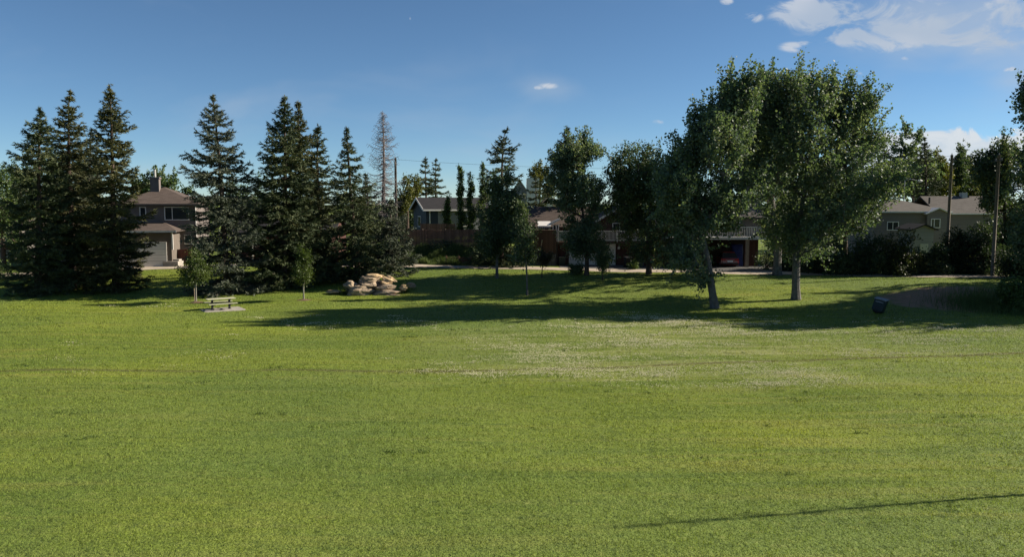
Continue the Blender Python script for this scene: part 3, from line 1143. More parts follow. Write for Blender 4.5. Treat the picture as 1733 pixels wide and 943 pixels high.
def window(parent, x0, x1, z0, z1, y, bars=(), fr=0.09, mat='white_trim', name='window', side=-1):
    """frame proud of the wall at y (wall faces -y), dark pane behind it; bars: positions 0..1 of uprights"""
    mb = MB()
    ya, yb = y - 0.07, y + 0.02
    mb.box(x0, x1, ya, yb, z0, z0 + fr).box(x0, x1, ya, yb, z1 - fr, z1)
    mb.box(x0, x0 + fr, ya, yb, z0 + fr, z1 - fr).box(x1 - fr, x1, ya, yb, z0 + fr, z1 - fr)
    for b in bars:
        xb = x0 + (x1 - x0) * b
        mb.box(xb - fr * 0.4, xb + fr * 0.4, ya + 0.01, yb, z0 + fr, z1 - fr)
    loc = parent.get("local_build", 0)
    w = mb.build(name, M[mat], parent, local=bool(loc))
    MB().box(x0 + fr * 0.5, x1 - fr * 0.5, y - 0.025, y - 0.008, z0 + fr * 0.5, z1 - fr * 0.5).build('pane', M['glass'], w, local=bool(loc))
    return w


def gable_roof(x0, x1, y0, y1, ze, zr, over=0.4, th=0.16, axis='x'):
    """two sloping slabs meeting at a ridge along axis"""
    mb = MB()
    if axis == 'x':
        ym = (y0 + y1) / 2
        sl = (zr - ze) / (ym - y0)
        a0, a1 = x0 - over, x1 + over
        mb.prism([(y0 - over, ze - over * sl), (ym, zr), (ym, zr + th), (y0 - over, ze - over * sl + th)], a0, a1, 'x')
        mb.prism([(ym + 0.001, zr), (y1 + over, ze - over * sl), (y1 + over, ze - over * sl + th), (ym + 0.001, zr + th)], a0, a1, 'x')
    else:
        xm = (x0 + x1) / 2
        sl = (zr - ze) / (xm - x0)
        a0, a1 = y0 - over, y1 + over
        mb.prism([(x0 - over, ze - over * sl), (xm, zr), (xm, zr + th), (x0 - over, ze - over * sl + th)], a0, a1, 'y')
        mb.prism([(xm + 0.001, zr), (x1 + over, ze - over * sl), (x1 + over, ze - over * sl + th), (xm + 0.001, zr + th)], a0, a1, 'y')
    return mb


def gable_walls(x0, x1, y0, y1, zb, ze, zr, axis='x'):
    mb = MB()
    if axis == 'x':
        ym = (y0 + y1) / 2
        return mb.prism([(y0, zb), (y1, zb), (y1, ze), (ym, zr - 0.02), (y0, ze)], x0, x1, 'x')
    xm = (x0 + x1) / 2
    return mb.prism([(x0, zb), (x1, zb), (x1, ze), (xm, zr - 0.02), (x0, ze)], y0, y1, 'y')


def hip_roof(x0, x1, y0, y1, ze, zr, over=0.5, th=0.18):
    a0, a1, b0, b1 = x0 - over, x1 + over, y0 - over, y1 + over
    w, d = a1 - a0, b1 - b0
    k = min(w, d) / 2
    if w >= d:
        r0, r1 = (a0 + k, (b0 + b1) / 2, zr), (a1 - k, (b0 + b1) / 2, zr)
    else:
        r0, r1 = ((a0 + a1) / 2, b0 + k, zr), ((a0 + a1) / 2, b1 - k, zr)
    v = [(a0, b0, ze - th), (a1, b0, ze - th), (a1, b1, ze - th), (a0, b1, ze - th), (a0, b0, ze), (a1, b0, ze), (a1, b1, ze), (a0, b1, ze), r0, r1]
    mb = MB()
    if w >= d:
        mb.add(v, np.zeros((0, 4), int))
        q = [(4, 5, 9, 8), (6, 7, 8, 9)]
        t = [(5, 6, 9), (7, 4, 8)]
    else:
        mb.add(v, np.zeros((0, 4), int))
        q = [(5, 6, 9, 8), (7, 4, 8, 9)]
        t = [(4, 5, 8), (6, 7, 9)]
    mb.f = [np.array([(0, 3, 2, 1), (0, 1, 5, 4), (1, 2, 6, 5), (2, 3, 7, 6), (3, 0, 4, 7)] + q), np.array(t)]
    return mb


def fascia_rect(x0, x1, y0, y1, z, over, h=0.18, t=0.04):
    a0, a1, b0, b1 = x0 - over, x1 + over, y0 - over, y1 + over
    return MB().box(a0 - t, a1 + t, b0 - t, b0 - 0.003, z - h, z).box(a0 - t, a0 - 0.003, b0, b1, z - h, z).box(a1 + 0.003, a1 + t, b0, b1, z - h, z)


def fence(name, label, pts, h, mat, group=None, zbase=None, post='post_wood', lean=0.0):
    """board fence along pts (x, y): one board panel per bay, posts, top rail"""
    pts = [np.array(p, float) for p in pts]
    o = thing(name, label, 'fence', (pts[0][0], pts[0][1], float(gz(*pts[0]))), 0, group)
    bm = MB()
    posts, rails = [], []
    r = random.Random(len(label))
    for a, b in zip(pts[:-1], pts[1:]):
        ln = np.linalg.norm(b - a)
        n = max(int(ln / 0.15), 1)
        d = (b - a) / ln
        nr = np.array([-d[1], d[0]])
        for i in range(n):
            p, q = a + d * (i * 0.15), a + d * (i * 0.15 + 0.138)
            z0 = float(gz(*p)) - 0.1 if zbase is None else zbase
            hh = h + r.uniform(-0.03, 0.03)
            t = nr * 0.02
            bm.hexa([(*(p - t), z0), (*(q - t), z0), (*(q + t), z0), (*(p + t), z0), (*(p - t), z0 + hh), (*(q - t), z0 + hh), (*(q + t), z0 + hh), (*(p + t), z0 + hh)])
        k = max(int(round(ln / 2.4)), 1)
        for i in range(k + 1):
            p = a + d * ln * i / k + nr * 0.08
            z0 = float(gz(*p)) - 0.1 if zbase is None else zbase
            posts.append(MB().box(p[0] - 0.05, p[0] + 0.05, p[1] - 0.05, p[1] + 0.05, z0, z0 + h + 0.12))
            if i < k:
                q = a + d * ln * (i + 1) / k + nr * 0.08
                z1 = float(gz(*q)) - 0.1 if zbase is None else zbase
                for f in (0.2, 0.85):
                    rails.append(MB().beam((p[0], p[1], z0 + h * f), (q[0], q[1], z1 + h * f), 0.04, 0.09))
    bm.build('boards', M[mat], o)
    for q in posts:
        q.build('post', M[post], o)
    for q in rails:
        q.build('rail', M[post], o)
    return o


def garage_door(parent, x0, x1, z0, z1, y):
    mb = MB()
    n = 4
    for i in range(n):
        a = z0 + (z1 - z0) * i / n
        mb.box(x0, x1, y - 0.06, y - 0.004, a + 0.012, z0 + (z1 - z0) * (i + 1) / n - 0.012)
    d = mb.build('garage_door', M['white_door'], parent)
    MB().box((x0 + x1) / 2 - 0.12, (x0 + x1) / 2 + 0.12, y - 0.10, y - 0.06, z0 + 0.5, z0 + 0.56).build('handle', M['black_metal'], d)
    fr = MB().box(x0 - 0.12, x0 - 0.002, y - 0.08, y - 0.004, z0, z1 + 0.12).box(x1 + 0.002, x1 + 0.12, y - 0.08, y - 0.004, z0, z1 + 0.12).box(x0 - 0.002, x1 + 0.002, y - 0.08, y - 0.004, z1 + 0.002, z1 + 0.12)
    fr.build('door_frame', M['white_trim'], parent)
    return d


# --- A: taupe two-storey house with attached garage
def house_taupe():
    Y = 86.0
    x0, x1 = X(206, Y), X(328, Y)
    zb = float(gz((x0 + x1) / 2, Y)) - 0.2
    ze = Z(345, Y)
    o = thing('house', 'taupe two storey stucco house with brown hip roof and brick chimney beside the layered spruce', 'house', ((x0 + x1) / 2, Y, zb))
    MB().box(x0, x1, Y, Y + 9, zb, ze - 0.1).build('wall', M['taupe'], o)
    rf = hip_roof(x0, x1, Y, Y + 9, ze, Z(317, Y + 4.5), 0.5).build('roof', M['shingle_brown'], o)
    fascia_rect(x0, x1, Y, Y + 9, ze, 0.5, 0.17).build('fascia', M['taupe_dark'], rf)
    cx0, cx1 = X(270, Y + 3), X(284, Y + 3)
    ch = MB().box(cx0, cx1, Y + 2.6, Y + 3.5, ze + 0.3, Z(303, Y + 3)).box(cx0 - 0.08, cx1 + 0.08, Y + 2.52, Y + 3.58, Z(303, Y + 3) + 0.002, Z(300, Y + 3)).build('chimney', M['taupe'], rf)
    MB().cyl(((cx0 + cx1) / 2, Y + 3, Z(300, Y + 3)), 0.13, 0.85, 10).build('flue', M['pole_grey'], ch)
    window(o, X(240, Y), X(250.5, Y), Z(369, Y), Z(350, Y), Y)
    window(o, X(279, Y), X(318, Y), Z(373, Y), Z(350, Y), Y, (0.32,))
    window(o, X(291.5, Y), X(302.5, Y), Z(414, Y), Z(398, Y), Y)
    window(o, X(309, Y), X(321, Y), Z(414, Y), Z(398, Y), Y)
    MB().cyl((X(329, Y), Y - 0.08, zb), 0.05, ze - zb - 0.3, 8).build('downspout', M['white_trim'], o)
    # garage wing in front
    G = 81.5
    g0, g1 = X(176, G), X(271, G)
    zg = float(gz((g0 + g1) / 2, G)) - 0.15
    zt = Z(393, G)
    MB().box(g0, g1, G, Y - 0.005, zg, zt - 0.1).build('garage_wall', M['taupe_dark'], o)
    v = [(g0 - 0.5, G - 0.6, zt), (g1 + 0.6, G - 0.6, zt), (g1 + 0.6, Y - 0.01, zt), (g0 - 0.5, Y - 0.01, zt), (g0 - 0.5, G - 0.6, zt + 0.15), (g1 + 0.6, G - 0.6, zt + 0.15), (g1 - 1.4, Y - 0.01, Z(377, Y)), (g0 + 1.2, Y - 0.01, Z(377, Y))]
    gr = MB().hexa(v).build('garage_roof', M['shingle_brown'], o)
    MB().box(g0 - 0.5, g1 + 0.62, G - 0.64, G - 0.603, zt - 0.03, zt + 0.14).build('gutter', M['white_trim'], gr)
    garage_door(o, X(183, G), X(261, G), zg + 0.16, Z(412, G), G)
    MB().box(g1 + 0.05, g1 + 0.2, G - 0.25, G - 0.1, zg + 1.9, zt - 0.002).build('post', M['white_trim'], o)
    o.rotation_euler[2] = math.radians(12)
    # step beside the garage
    st = MB().box(X(272, G), X(298, G), G + 0.2, G + 1.6, zg, Z(443, G)).box(X(275, G), X(295, G), G + 0.9, G + 1.6, Z(443, G) + 0.002, Z(440, G)).build('concrete_step', M['concrete'], None)
    tag(st, 'low concrete step beside the white garage door of the taupe house', 'step')
    fence('board_fence', 'short red brown board fence screening the taupe house ground floor', [(X(274, G + 3.2), G + 3.2), (X(322, G + 3.2), G + 3.2)], 1.7, 'fence_red')


house_taupe()


# --- B: porch with brown roof and white posts, behind the left spruces
def porch_house():
    Y = 84.0
    x0, x1 = X(92, Y), X(176, Y)
    zb = float(gz((x0 + x1) / 2, Y)) - 0.2
    zt = Z(394, Y)
    o = thing('bungalow', 'low beige bungalow with brown roof and white porch posts glimpsed between the left spruces', 'bungalow', ((x0 + x1) / 2, Y, zb))
    MB().box(x0, x1 - 1.8, Y, Y + 6, zb, zt).build('wall', M['beige_siding'], o)
    hip_roof(x0, x1 - 0.6, Y - 1.6, Y + 6, zt + 0.2, Z(380, Y) + 0.9, 0.3).build('roof', M['shingle_brown'], o)
    for px in (148, 158):
        MB().box(X(px, Y - 1.4) - 0.13, X(px, Y - 1.4) + 0.13, Y - 1.5, Y - 1.25, zb, zt).build('porch_post', M['white_trim'], o)
    MB().box(X(140, Y - 1.4), X(176, Y - 1.4), Y - 1.9, Y - 0.01, zb, zb + 0.35).build('porch_slab', M['concrete'], o)
    window(o, X(110, Y), X(132, Y), zb + 1.0, zb + 2.2, Y, (0.5,))


porch_house()


def grey_garage():
    Y = 92.0
    x0, x1 = X(-70, Y), X(22, Y)
    zb = float(gz(x0, Y)) - 0.2
    ze, zr = Z(385, Y), Z(352, Y)
    o = thing('garage', 'pale garage at the far left edge seen through the dark leafy tree', 'garage', ((x0 + x1) / 2, Y, zb))
    gable_walls(x0, x1, Y, Y + 7, zb, ze, zr, 'y').build('wall', M['beige_siding'], o)
    gable_roof(x0, x1, Y, Y + 7, ze, zr, 0.4, 0.16, 'y').build('roof', M['shingle_brown'], o)
    MB().box(x0 + 1.0, x0 + 3.6, Y - 0.05, Y - 0.004, zb + 0.2, zb + 2.3).build('door', M['red_boards'], o)
    window(o, X(-6, Y), X(10, Y), Z(410, Y), Z(396, Y), Y)


grey_garage()


# --- D: dark red house with pale railing behind the spruces
def red_house():
    Y = 88.0
    x0, x1 = X(396, Y), X(560, Y)
    zb = float(gz((x0 + x1) / 2, Y)) - 0.2
    ze, zr = Z(398, Y), Z(366, Y + 4)
    o = thing('house', 'dark red boarded house with a pale railing glimpsed between the tall spruces', 'house', ((x0 + x1) / 2, Y, zb))
    gable_walls(x0, x1, Y, Y + 8, zb, ze, zr, 'x').build('wall', M['red_boards'], o)
    gable_roof(x0, x1, Y, Y + 8, ze, zr, 0.4, 0.16, 'x').build('roof', M['shingle_dark'], o)
    dk = Z(432, Y)
    MB().box(X(424, Y), X(464, Y), Y - 2.0, Y - 0.005, dk - 0.2, dk).build('deck', M['dark_wood'], o)
    rl = MB()
    a, b = X(425, Y - 2), X(463, Y - 2)
    for z in (dk + 0.02, dk + 1.0):
        rl.box(a, b, Y - 2.0, Y - 1.94, z, z + 0.09)
    for q in (a, (a + b) / 2, b - 0.09):
        rl.box(q, q + 0.09, Y - 2.06, Y - 2.003, dk - 1.2, dk + 1.15)
    rl.beam((a + 1.2, Y - 2.09, dk - 0.9), (b - 0.1, Y - 2.09, dk + 0.9), 0.05, 0.09)
    rl.build('railing', M['post_wood'], o)
    MB().box(X(426, Y - 2), X(428, Y - 2), Y - 2.2, Y - 2.1, zb, Z(404, Y - 2)).build('porch_post', M['white_trim'], o)
    window(o, X(405, Y), X(424, Y), Z(416, Y), Z(404, Y), Y, (0.5,))
    window(o, X(500, Y), X(520, Y), Z(416, Y), Z(404, Y), Y, (0.5,))


red_house()


# --- F: navy house beyond the board fence
def blue_house():
    Y = 99.0
    rz = math.radians(19)
    c = at(721, 354, Y)                       # front left eave corner
    zg = float(gz(c[0], Y + 1)) - 0.3
    o = thing('house', 'navy and pale grey house with a charcoal gable roof above the board fence', 'house', (c[0], Y, zg), rz)
    o["local_build"] = 1
    ze = c[2] - zg
    W, D = 8.2, 7.4
    zr = Z(336, Y + 3) - zg
    gable_walls(0, W, 0, D, 0, ze, zr, 'x').build('wall', M['blue_siding'], o, local=True)
    MB().box(1.5, W - 0.2, -0.03, -0.004, 0.2, ze - 0.05).build('siding_panel', M['grey_siding'], o, local=True)
    rf = gable_roof(0, W, 0, D, ze, zr, 0.45, 0.14, 'x').build('roof', M['shingle_dark'], o, local=True)
    sl = (zr - ze) / (D / 2)
    fa = MB()
    zz = ze - 0.45 * sl
    fa.prism([(-0.46, zz - 0.12), (D / 2, zr - 0.12), (D / 2, zr + 0.17), (-0.46, zz + 0.17)], -0.5, -0.453, 'x')
    fa.prism([(D / 2 + 0.002, zr - 0.12), (D + 0.46, zz - 0.12), (D + 0.46, zz + 0.17), (D / 2 + 0.002, zr + 0.17)], -0.5, -0.453, 'x')
    fa.box(-0.45, W + 0.45, -0.52, -0.462, zz - 0.06, zz + 0.14)
    fa.build('fascia', M['white_trim'], rf, local=True)
    MB().cyl((0.45, -0.07, 0), 0.07, ze - 0.1, 8).build('downspout', M['white_trim'], o, local=True)
    # gable end window (faces the left)
    w = MB()
    y0, y1, z0, z1 = 2.9, 4.6, ze - 2.3, ze - 0.9
    w.box(-0.06, -0.004, y0, y1, z0, z0 + 0.1).box(-0.06, -0.004, y0, y1, z1 - 0.1, z1).box(-0.06, -0.004, y0, y0 + 0.1, z0 + 0.1, z1 - 0.1).box(-0.06, -0.004, y1 - 0.1, y1, z0 + 0.1, z1 - 0.1)
    w = w.build('window', M['white_trim'], o, local=True)
    MB().box(-0.03, -0.012, y0 + 0.05, y1 - 0.05, z0 + 0.05, z1 - 0.05).build('pane', M['glass'], w, local=True)
    window(o, 4.6, 6.0, ze - 2.2, ze - 0.9, -0.03, (0.5,))
    MB().cyl((6.6, 3.0, zr - 0.5), 0.1, 0.9, 8).build('roof_vent', M['pole_grey'], rf, local=True)


blue_house()
Yf = 88.6
fence('board_fence', 'tall brown board fence on the weedy bank below the navy house', [(X(676, Yf), Yf + 0.3), (X(832, Yf), Yf - 0.6)], 2.25, 'fence_wood')
Yd = 93.5
fence('board_fence', 'short sunlit board fence on top of the bank close to the navy house', [(X(712, Yd), Yd), (X(772, Yd), Yd)], 1.75, 'fence_wood', zbase=Z(404, Yd))


def planter_wall():
    Y = 83.6
    x0, x1 = X(755, Y), X(797, Y)
    z0 = float(gz(x0, Y))
    o = thing('retaining_wall', 'low red brown plank retaining wall among the weeds below the board fence', 'wall', ((x0 + x1) / 2, Y, z0))
    mb = MB()
    for i in range(4):
        mb.box(x0, x1, Y, Y + 0.08, z0 - 0.1 + i * 0.22, z0 + 0.11 + i * 0.22)
    mb.build('boards', M['fence_red'], o)
    for q in (x0, (x0 + x1) / 2, x1):
        MB().box(q - 0.06, q + 0.06, Y - 0.13, Y - 0.004, z0 - 0.1, z0 + 0.95).build('post', M['fence_wood'], o)


planter_wall()


# --- G: dark brown house with balcony over the garage
def balcony_house():
    Y = 83.0
    x0, x1 = X(944, Y), X(1106, Y)
    zb = float(gz((x0 + x1) / 2, Y)) - 0.15
    dk = Z(409, Y)
    o = thing('house', 'dark brown house with a white railed balcony above its white garage door', 'house', ((x0 + x1) / 2, Y, zb))
    W = Y + 2.6                                  # upper wall set back behind the balcony
    MB().box(x0, x1, Y + 0.3, Y + 9, zb, dk - 0.24).build('garage_wall', M['red_boards'], o)
    garage_door(o, X(965, Y + .3), X(1040, Y + .3), zb + 0.15, Z(413.5, Y + .3), Y + 0.3)
    ze = Z(384, W)
    MB().box(x0, X(1012, W), W, Y + 9.2, dk + 0.005, ze).build('wall', M['brown_wall'], o)
    gx0, gx1 = X(1012, W), X(1090, W)
    gy0 = W - 0.3
    gable_walls(gx0 + 0.005, gx1, gy0, Y + 9, dk + 0.005, Z(372, W), Z(349, W), 'y').build('gable_wall', M['brown_wall'], o)
    rf = gable_roof(gx0 + 0.005, gx1, gy0, Y + 9, Z(372, W), Z(349, W), 0.35, 0.15, 'y').build('gable_roof', M['shingle_grey'], o)
    sl = (Z(349, W) - Z(372, W)) / ((gx1 - gx0) / 2)
    xm = (gx0 + gx1) / 2
    zz = Z(372, W) - 0.35 * sl
    MB().prism([(gx0 - 0.34, zz - 0.1), (xm, Z(349, W) - 0.1), (xm, Z(349, W) + 0.17), (gx0 - 0.34, zz + 0.17)], gy0 - 0.40, gy0 - 0.353, 'y').prism(
        [(xm + .002, Z(349, W) - 0.1), (gx1 + 0.34, zz - 0.1), (gx1 + 0.34, zz + 0.17), (xm + .002, Z(349, W) + 0.17)], gy0 - 0.40, gy0 - 0.353, 'y').build('fascia', M['white_trim'], rf)
    # main roof
    r0, r1 = X(893, W), X(1012, W)
    v = [(r0, W - 0.6, Z(386, W)), (r1, W - 0.6, Z(386, W)), (r1, Y + 9.6, Z(386, W)), (r0, Y + 9.6, Z(386, W))]
    zr = Z(352, W + 3.0)
    hip = MB().prism([(W - 0.6, Z(386, W)), (W + 3.2, zr), (W + 3.2, zr + 0.15), (W - 0.6, Z(386, W) + 0.15)], r0, r1, 'x').prism(
        [(W + 3.201, zr), (Y + 9.6, Z(386, W)), (Y + 9.6, Z(386, W) + 0.15), (W + 3.201, zr + 0.15)], r0, r1, 'x')
    hip.build('roof', M['shingle_brown'], o)
    MB().prism([(W + 0.3, dk + 1.0), (Y + 8.9, dk + 1.0), (Y + 8.9, Z(386, W) + 0.1), (W + 3.2, zr - 0.05), (W + 0.3, Z(386, W) + 0.1)], r0 + 0.5, r0 + 0.6, 'x').build('end_wall', M['brown_wall'], o)
    window(o, X(1036, gy0), X(1061, gy0), Z(392, gy0), Z(377, gy0), gy0, (0.5,))
    window(o, X(975, W), X(1000, W), dk + 0.1, dk + 1.9, W, (0.5,), name='balcony_door')
    # sunlit sunroom corner
    sx0, sx1 = X(935, Y + 1.2), X(946, Y + 1.2)
    sr = MB()
    for q in (sx0, (sx0 + sx1) / 2, sx1 - 0.1):
        sr.box(q, q + 0.1, Y + 1.2, Y + 1.3, dk - 0.1, Z(380, Y + 1.2))
    sr.prism([(sx0 - 0.15, Z(381, Y)), (sx1 + 0.1, Z(373, Y)), (sx1 + 0.1, Z(370, Y)), (sx0 - 0.15, Z(377, Y))], Y + 1.0, W + 0.2, 'y')
    sr.build('sunroom_frame', M['white_trim'], o)
    MB().box(sx0 + 0.1, sx1 - 0.1, Y + 1.34, Y + 1.36, dk - 0.1, Z(381, Y + 1.2)).build('sunroom_pane', M['glass'], o)
    aw = MB()
    a0, a1 = X(910, Y + 1), X(932, Y + 1)
    aw.prism([(Y + 0.6, Z(384, Y)), (W - 0.7, Z(376, Y)), (W - 0.7, Z(375, Y)), (Y + 0.6, Z(382.5, Y))], a0, a1, 'x')
    for i in range(7):
        q = a0 + (a1 - a0) * i / 7
        aw.box(q + 0.02, q + (a1 - a0) / 7 - 0.03, Y + 0.56, Y + 0.597, Z(386, Y), Z(383, Y))
    aw.build('awning', M['white_trim'], o)
    # balcony
    bl = MB().box(x0 - 0.1, x1, Y - 0.3, W - 0.31, dk - 0.22, dk).build('balcony_floor', M['dark_wood'], o)
    gl = MB().box(X(944.5, Y), X(966, Y), Y - 0.24, Y - 0.2, dk + 0.08, dk + 1.06).build('balcony_panel', M['rail_glass'], o)
    rl = MB().box(x0 - 0.05, x1 - 0.05, Y - 0.27, Y - 0.18, dk + 1.062, dk + 1.13).box(X(966.3, Y), x1 - 0.05, Y - 0.25, Y - 0.2, dk + 0.1, dk + 0.16)
    xx = X(967, Y)
    while xx < x1 - 0.1:
        rl.box(xx, xx + 0.045, Y - 0.245, Y - 0.205, dk + 0.161, dk + 1.06)
        xx += 0.14
    for q in (x0 - 0.05, X(966.3, Y) - 0.1, X(1005, Y), X(1043, Y), x1 - 0.15):
        rl.box(q, q + 0.11, Y - 0.30, Y - 0.275, dk - 0.2, dk + 1.16)
    rl.build('balcony_railing', M['white_trim'], o)
    la = MB().cyl((X(1048, Y), Y + 0.12, Z(422, Y)), 0.13, 0.26, 10).box(X(1048, Y) - 0.03, X(1048, Y) + 0.03, Y + 0.1, Y + 0.296, Z(417, Y), Z(416, Y)).build('wall_lantern', M['white_trim'], o)
    # stair and screen at the left corner
    s0, s1 = X(905, Y), X(941, Y)
    st = thing('wooden_stair', 'dark brown boarded stair screen on a stone base left of the balcony house', 'stair', ((s0 + s1) / 2, Y - 0.6, zb))
    MB().box(s0, s1, Y - 0.5, Y + 0.25, Z(430, Y), Z(389, Y)).build('screen', M['dark_wood'], st)
    MB().box(s0 + 0.1, s1 - 0.05, Y - 0.75, Y + 0.2, zb - 0.1, Z(430, Y) - 0.003).build('stone_base', M['stone_wall'], st, bevel=0.05)
    MB().beam((X(912, Y), Y - 0.8, Z(440, Y)), (X(917, Y), Y - 0.8, Z(405, Y)), 0.09, 0.12).build('stringer', M['post_wood'], st)


balcony_house()


# --- H: beige house with a carport
def carport_house():
    Y = 80.5
    x0, x1 = X(1136, Y), X(1300, Y)
    zb = float(gz((x0 + x1) / 2, Y)) - 0.1
    dk = Z(401.5, Y)
    o = thing('house', 'beige house with white balcony rail and open carport behind the big poplars', 'house', ((x0 + x1) / 2, Y, zb))
    W = Y + 2.4
    MB().box(x0, X(1192, Y), Y + 0.3, Y + 9, zb, dk - 0.25).build('garage_wall', M['brown_wall'], o)
    garage_door(o, X(1147, Y + .3), X(1186, Y + .3), zb + 0.1, Z(421, Y + .3), Y + 0.3)
    MB().box(X(1192, Y) + 0.01, x1, Y + 6.5, Y + 9, zb, dk - 0.25).build('carport_back', M['brown_wall'], o)
    MB().box(X(1266, Y), X(1290, Y), Y + 1.2, Y + 1.35, zb, dk - 0.26).build('carport_screen', M['red_boards'], o)
    MB().box(x0 - 0.1, x1, Y - 0.2, W - 0.005, dk - 0.24, dk).build('balcony_floor', M['white_trim'], o)
    MB().box(X(1262, Y), X(1268, Y), Y - 0.1, Y + 0.15, zb, dk - 0.25).build('carport_post', M['post_wood'], o)
    ze, zr = Z(366, W), Z(338, W)
    gable_walls(x0, x1, W, Y + 9.3, dk + 0.005, ze, zr, 'x').build('wall', M['beige_siding'], o)
    gable_roof(x0, x1, W, Y + 9.3, ze, zr, 0.5, 0.16, 'x').build('roof', M['shingle_grey'], o)
    for a, b in ((1150, 1172), (1205, 1226), (1240, 1252)):
        window(o, X(a, W), X(b, W), dk + 0.5, dk + 1.7, W, (0.5,))
    rl = MB().box(x0, x1, Y - 0.17, Y - 0.1, dk + 0.98, dk + 1.05)
    xx = x0
    while xx < x1 - 0.05:
        rl.box(xx, xx + 0.05, Y - 0.16, Y - 0.11, dk + 0.002, dk + 0.978)
        xx += 0.17
    rl.build('balcony_railing', M['white_trim'], o)
    # barbecue on the balcony
    bx = X(1253, Y + 1)
    bq = thing('barbecue', 'covered black barbecue on the beige house balcony', 'barbecue', (bx, Y + 0.9, dk))
    MB().prism([(bx - 0.55, dk + 0.75), (bx + 0.55, dk + 0.75), (bx + 0.45, dk + 1.1), (bx + 0.2, dk + 1.22), (bx - 0.2, dk + 1.22), (bx - 0.45, dk + 1.1)], Y + 0.65, Y + 1.15, 'y').build('lid', M['black_metal'], bq)
    MB().box(bx - 0.5, bx + 0.5, Y + 0.68, Y + 1.12, dk + 0.05, dk + 0.748).build('cabinet', M['black_metal'], bq)
    # tarpaulin-covered stack under the carport
    tx0, tx1 = X(1240, Y + 1), X(1261, Y + 1)
    tb = MB()
    r = random.Random(4)
    n = 7
    prof = []
    rows = []
    for j in range(n):
        z = zb + 0.08 + (Z(415, Y) - zb - 0.08) * j / (n - 1)
        k = 1.0 - 0.10 * j / (n - 1) + r.uniform(-0.03, 0.03)
        cxm, cym = (tx0 + tx1) / 2, Y + 1.7
        hw_, hd = (tx1 - tx0) / 2 * k, 0.7 * k
        ring = []
        for a in range(16):
            an = a / 16 * 2 * math.pi
            ca, sa = math.cos(an), math.sin(an)
            q = 0.62
            ring.append((cxm + hw_ * math.copysign(abs(ca) ** q, ca) * (1 + r.uniform(-.04, .04)), cym + hd * math.copysign(abs(sa) ** q, sa) * (1 + r.uniform(-.04, .04)), z))
        rows.append(ring)
    V = np.array(rows)
    i = np.arange(n - 1)[:, None] * 16
    j = np.arange(16)[None, :]
    j2 = (j + 1) % 16
    tb.add(V.reshape(-1, 3), np.stack([i + j, i + j2, i + 16 + j2, i + 16 + j], -1).reshape(-1, 4))
    tb.f.append([tuple(range((n - 1) * 16, n * 16))])
    t = tb.build('tarp_cover', M['tarp'], smooth_shade=True)
    tag(t, 'dark blue tarpaulin over a tall stack beside the red car', 'tarp')


carport_house()


# --- I: beige bungalow on the right behind the hedge
def right_house():
    Y = 97.0
    x0, x1 = X(1478, Y), X(1600, Y)
    zb = float(gz(x0, Y)) - 0.3
    ze = Z(359, Y)
    o = thing('bungalow', 'beige sided bungalow with wide grey brown roofs behind the dark hedge', 'bungalow', ((x0 + x1) / 2, Y, zb))
    MB().box(x0, x1, Y, Y + 8, zb, ze).build('wall', M['beige_siding'], o)
    rf = hip_roof(x0, x1, Y, Y + 8, ze + 0.1, Z(338, Y + 4), 0.45).build('roof', M['shingle_grey'], o)
    fascia_rect(x0, x1, Y, Y + 8, ze + 0.1, 0.45, 0.17).build('fascia', M['white_trim'], rf)
    MB().cyl((X(1570, Y + 3), Y + 3, Z(345, Y + 3)), 0.12, 0.8, 8).build('roof_vent', M['black_metal'], rf)
    # right wing, further back, gable slope towards us
    a0, a1 = X(1588, Y + 3), X(1712, Y + 3)
    MB().box(a0, a1, Y + 3, Y + 11, zb, Z(360, Y + 3)).build('wing_wall', M['beige_siding'], o)
    wr = gable_roof(a0, a1, Y + 3, Y + 11, Z(360, Y + 3), Z(334, Y + 7), 0.5, 0.16, 'x').build('wing_roof', M['shingle_grey'], o)
    MB().box(a0 - 0.5, a1 + 0.5, Y + 2.42, Y + 2.495, Z(363, Y + 3), Z(361, Y + 3)).build('fascia', M['white_trim'], wr)
    c0, c1 = X(1621, Y + 7), X(1630, Y + 7)
    ch = MB().box(c0, c1, Y + 6.5, Y + 7.2, Z(336, Y + 7), Z(326, Y + 7)).build('chimney', M['pole_grey'], wr)
    MB().box(c1 + 0.02, c1 + 0.3, Y + 6.6, Y + 7, Z(336, Y + 7), Z(331, Y + 7)).build('flue', M['black_metal'], ch)
    # small front gable with a window
    G = Y - 0.6
    g0, g1 = X(1568, G), X(1604, G)
    gable_walls(g0, g1, G, Y - 0.005, zb, Z(361, G), Z(353, G), 'y').build('gable_wall', M['beige_siding'], o)
    gable_roof(g0, g1, G, Y + 1.5, Z(361, G), Z(353, G), 0.3, 0.12, 'y').build('gable_roof', M['white_trim'], o)
    window(o, X(1574, G), X(1590, G), Z(386, G), Z(370, G), G, (0.35,))
    window(o, X(1500, Y), X(1520, Y), Z(390, Y), Z(375, Y), Y, (0.5,))
    # shed in front
    S = 90.0
    s0, s1 = X(1546, S), X(1580, S)
    zs = float(gz(s0, S)) - 0.1
    sh = thing('garden_shed', 'pale grey garden shed with a dark low roof in front of the beige bungalow', 'shed', ((s0 + s1) / 2, S, zs))
    gable_walls(s0, s1, S, S + 3.5, zs, Z(388, S), Z(381, S), 'y').build('wall', M['grey_siding'], sh)
    gable_roof(s0, s1, S, S + 3.5, Z(388, S), Z(381, S), 0.35, 0.14, 'y').build('roof', M['shingle_dark'], sh)
    MB().box(s0 + 0.8, s0 + 1.7, S - 0.05, S - 0.004, zs + 0.1, zs + 2.0).build('door', M['pole_grey'], sh)


right_house()


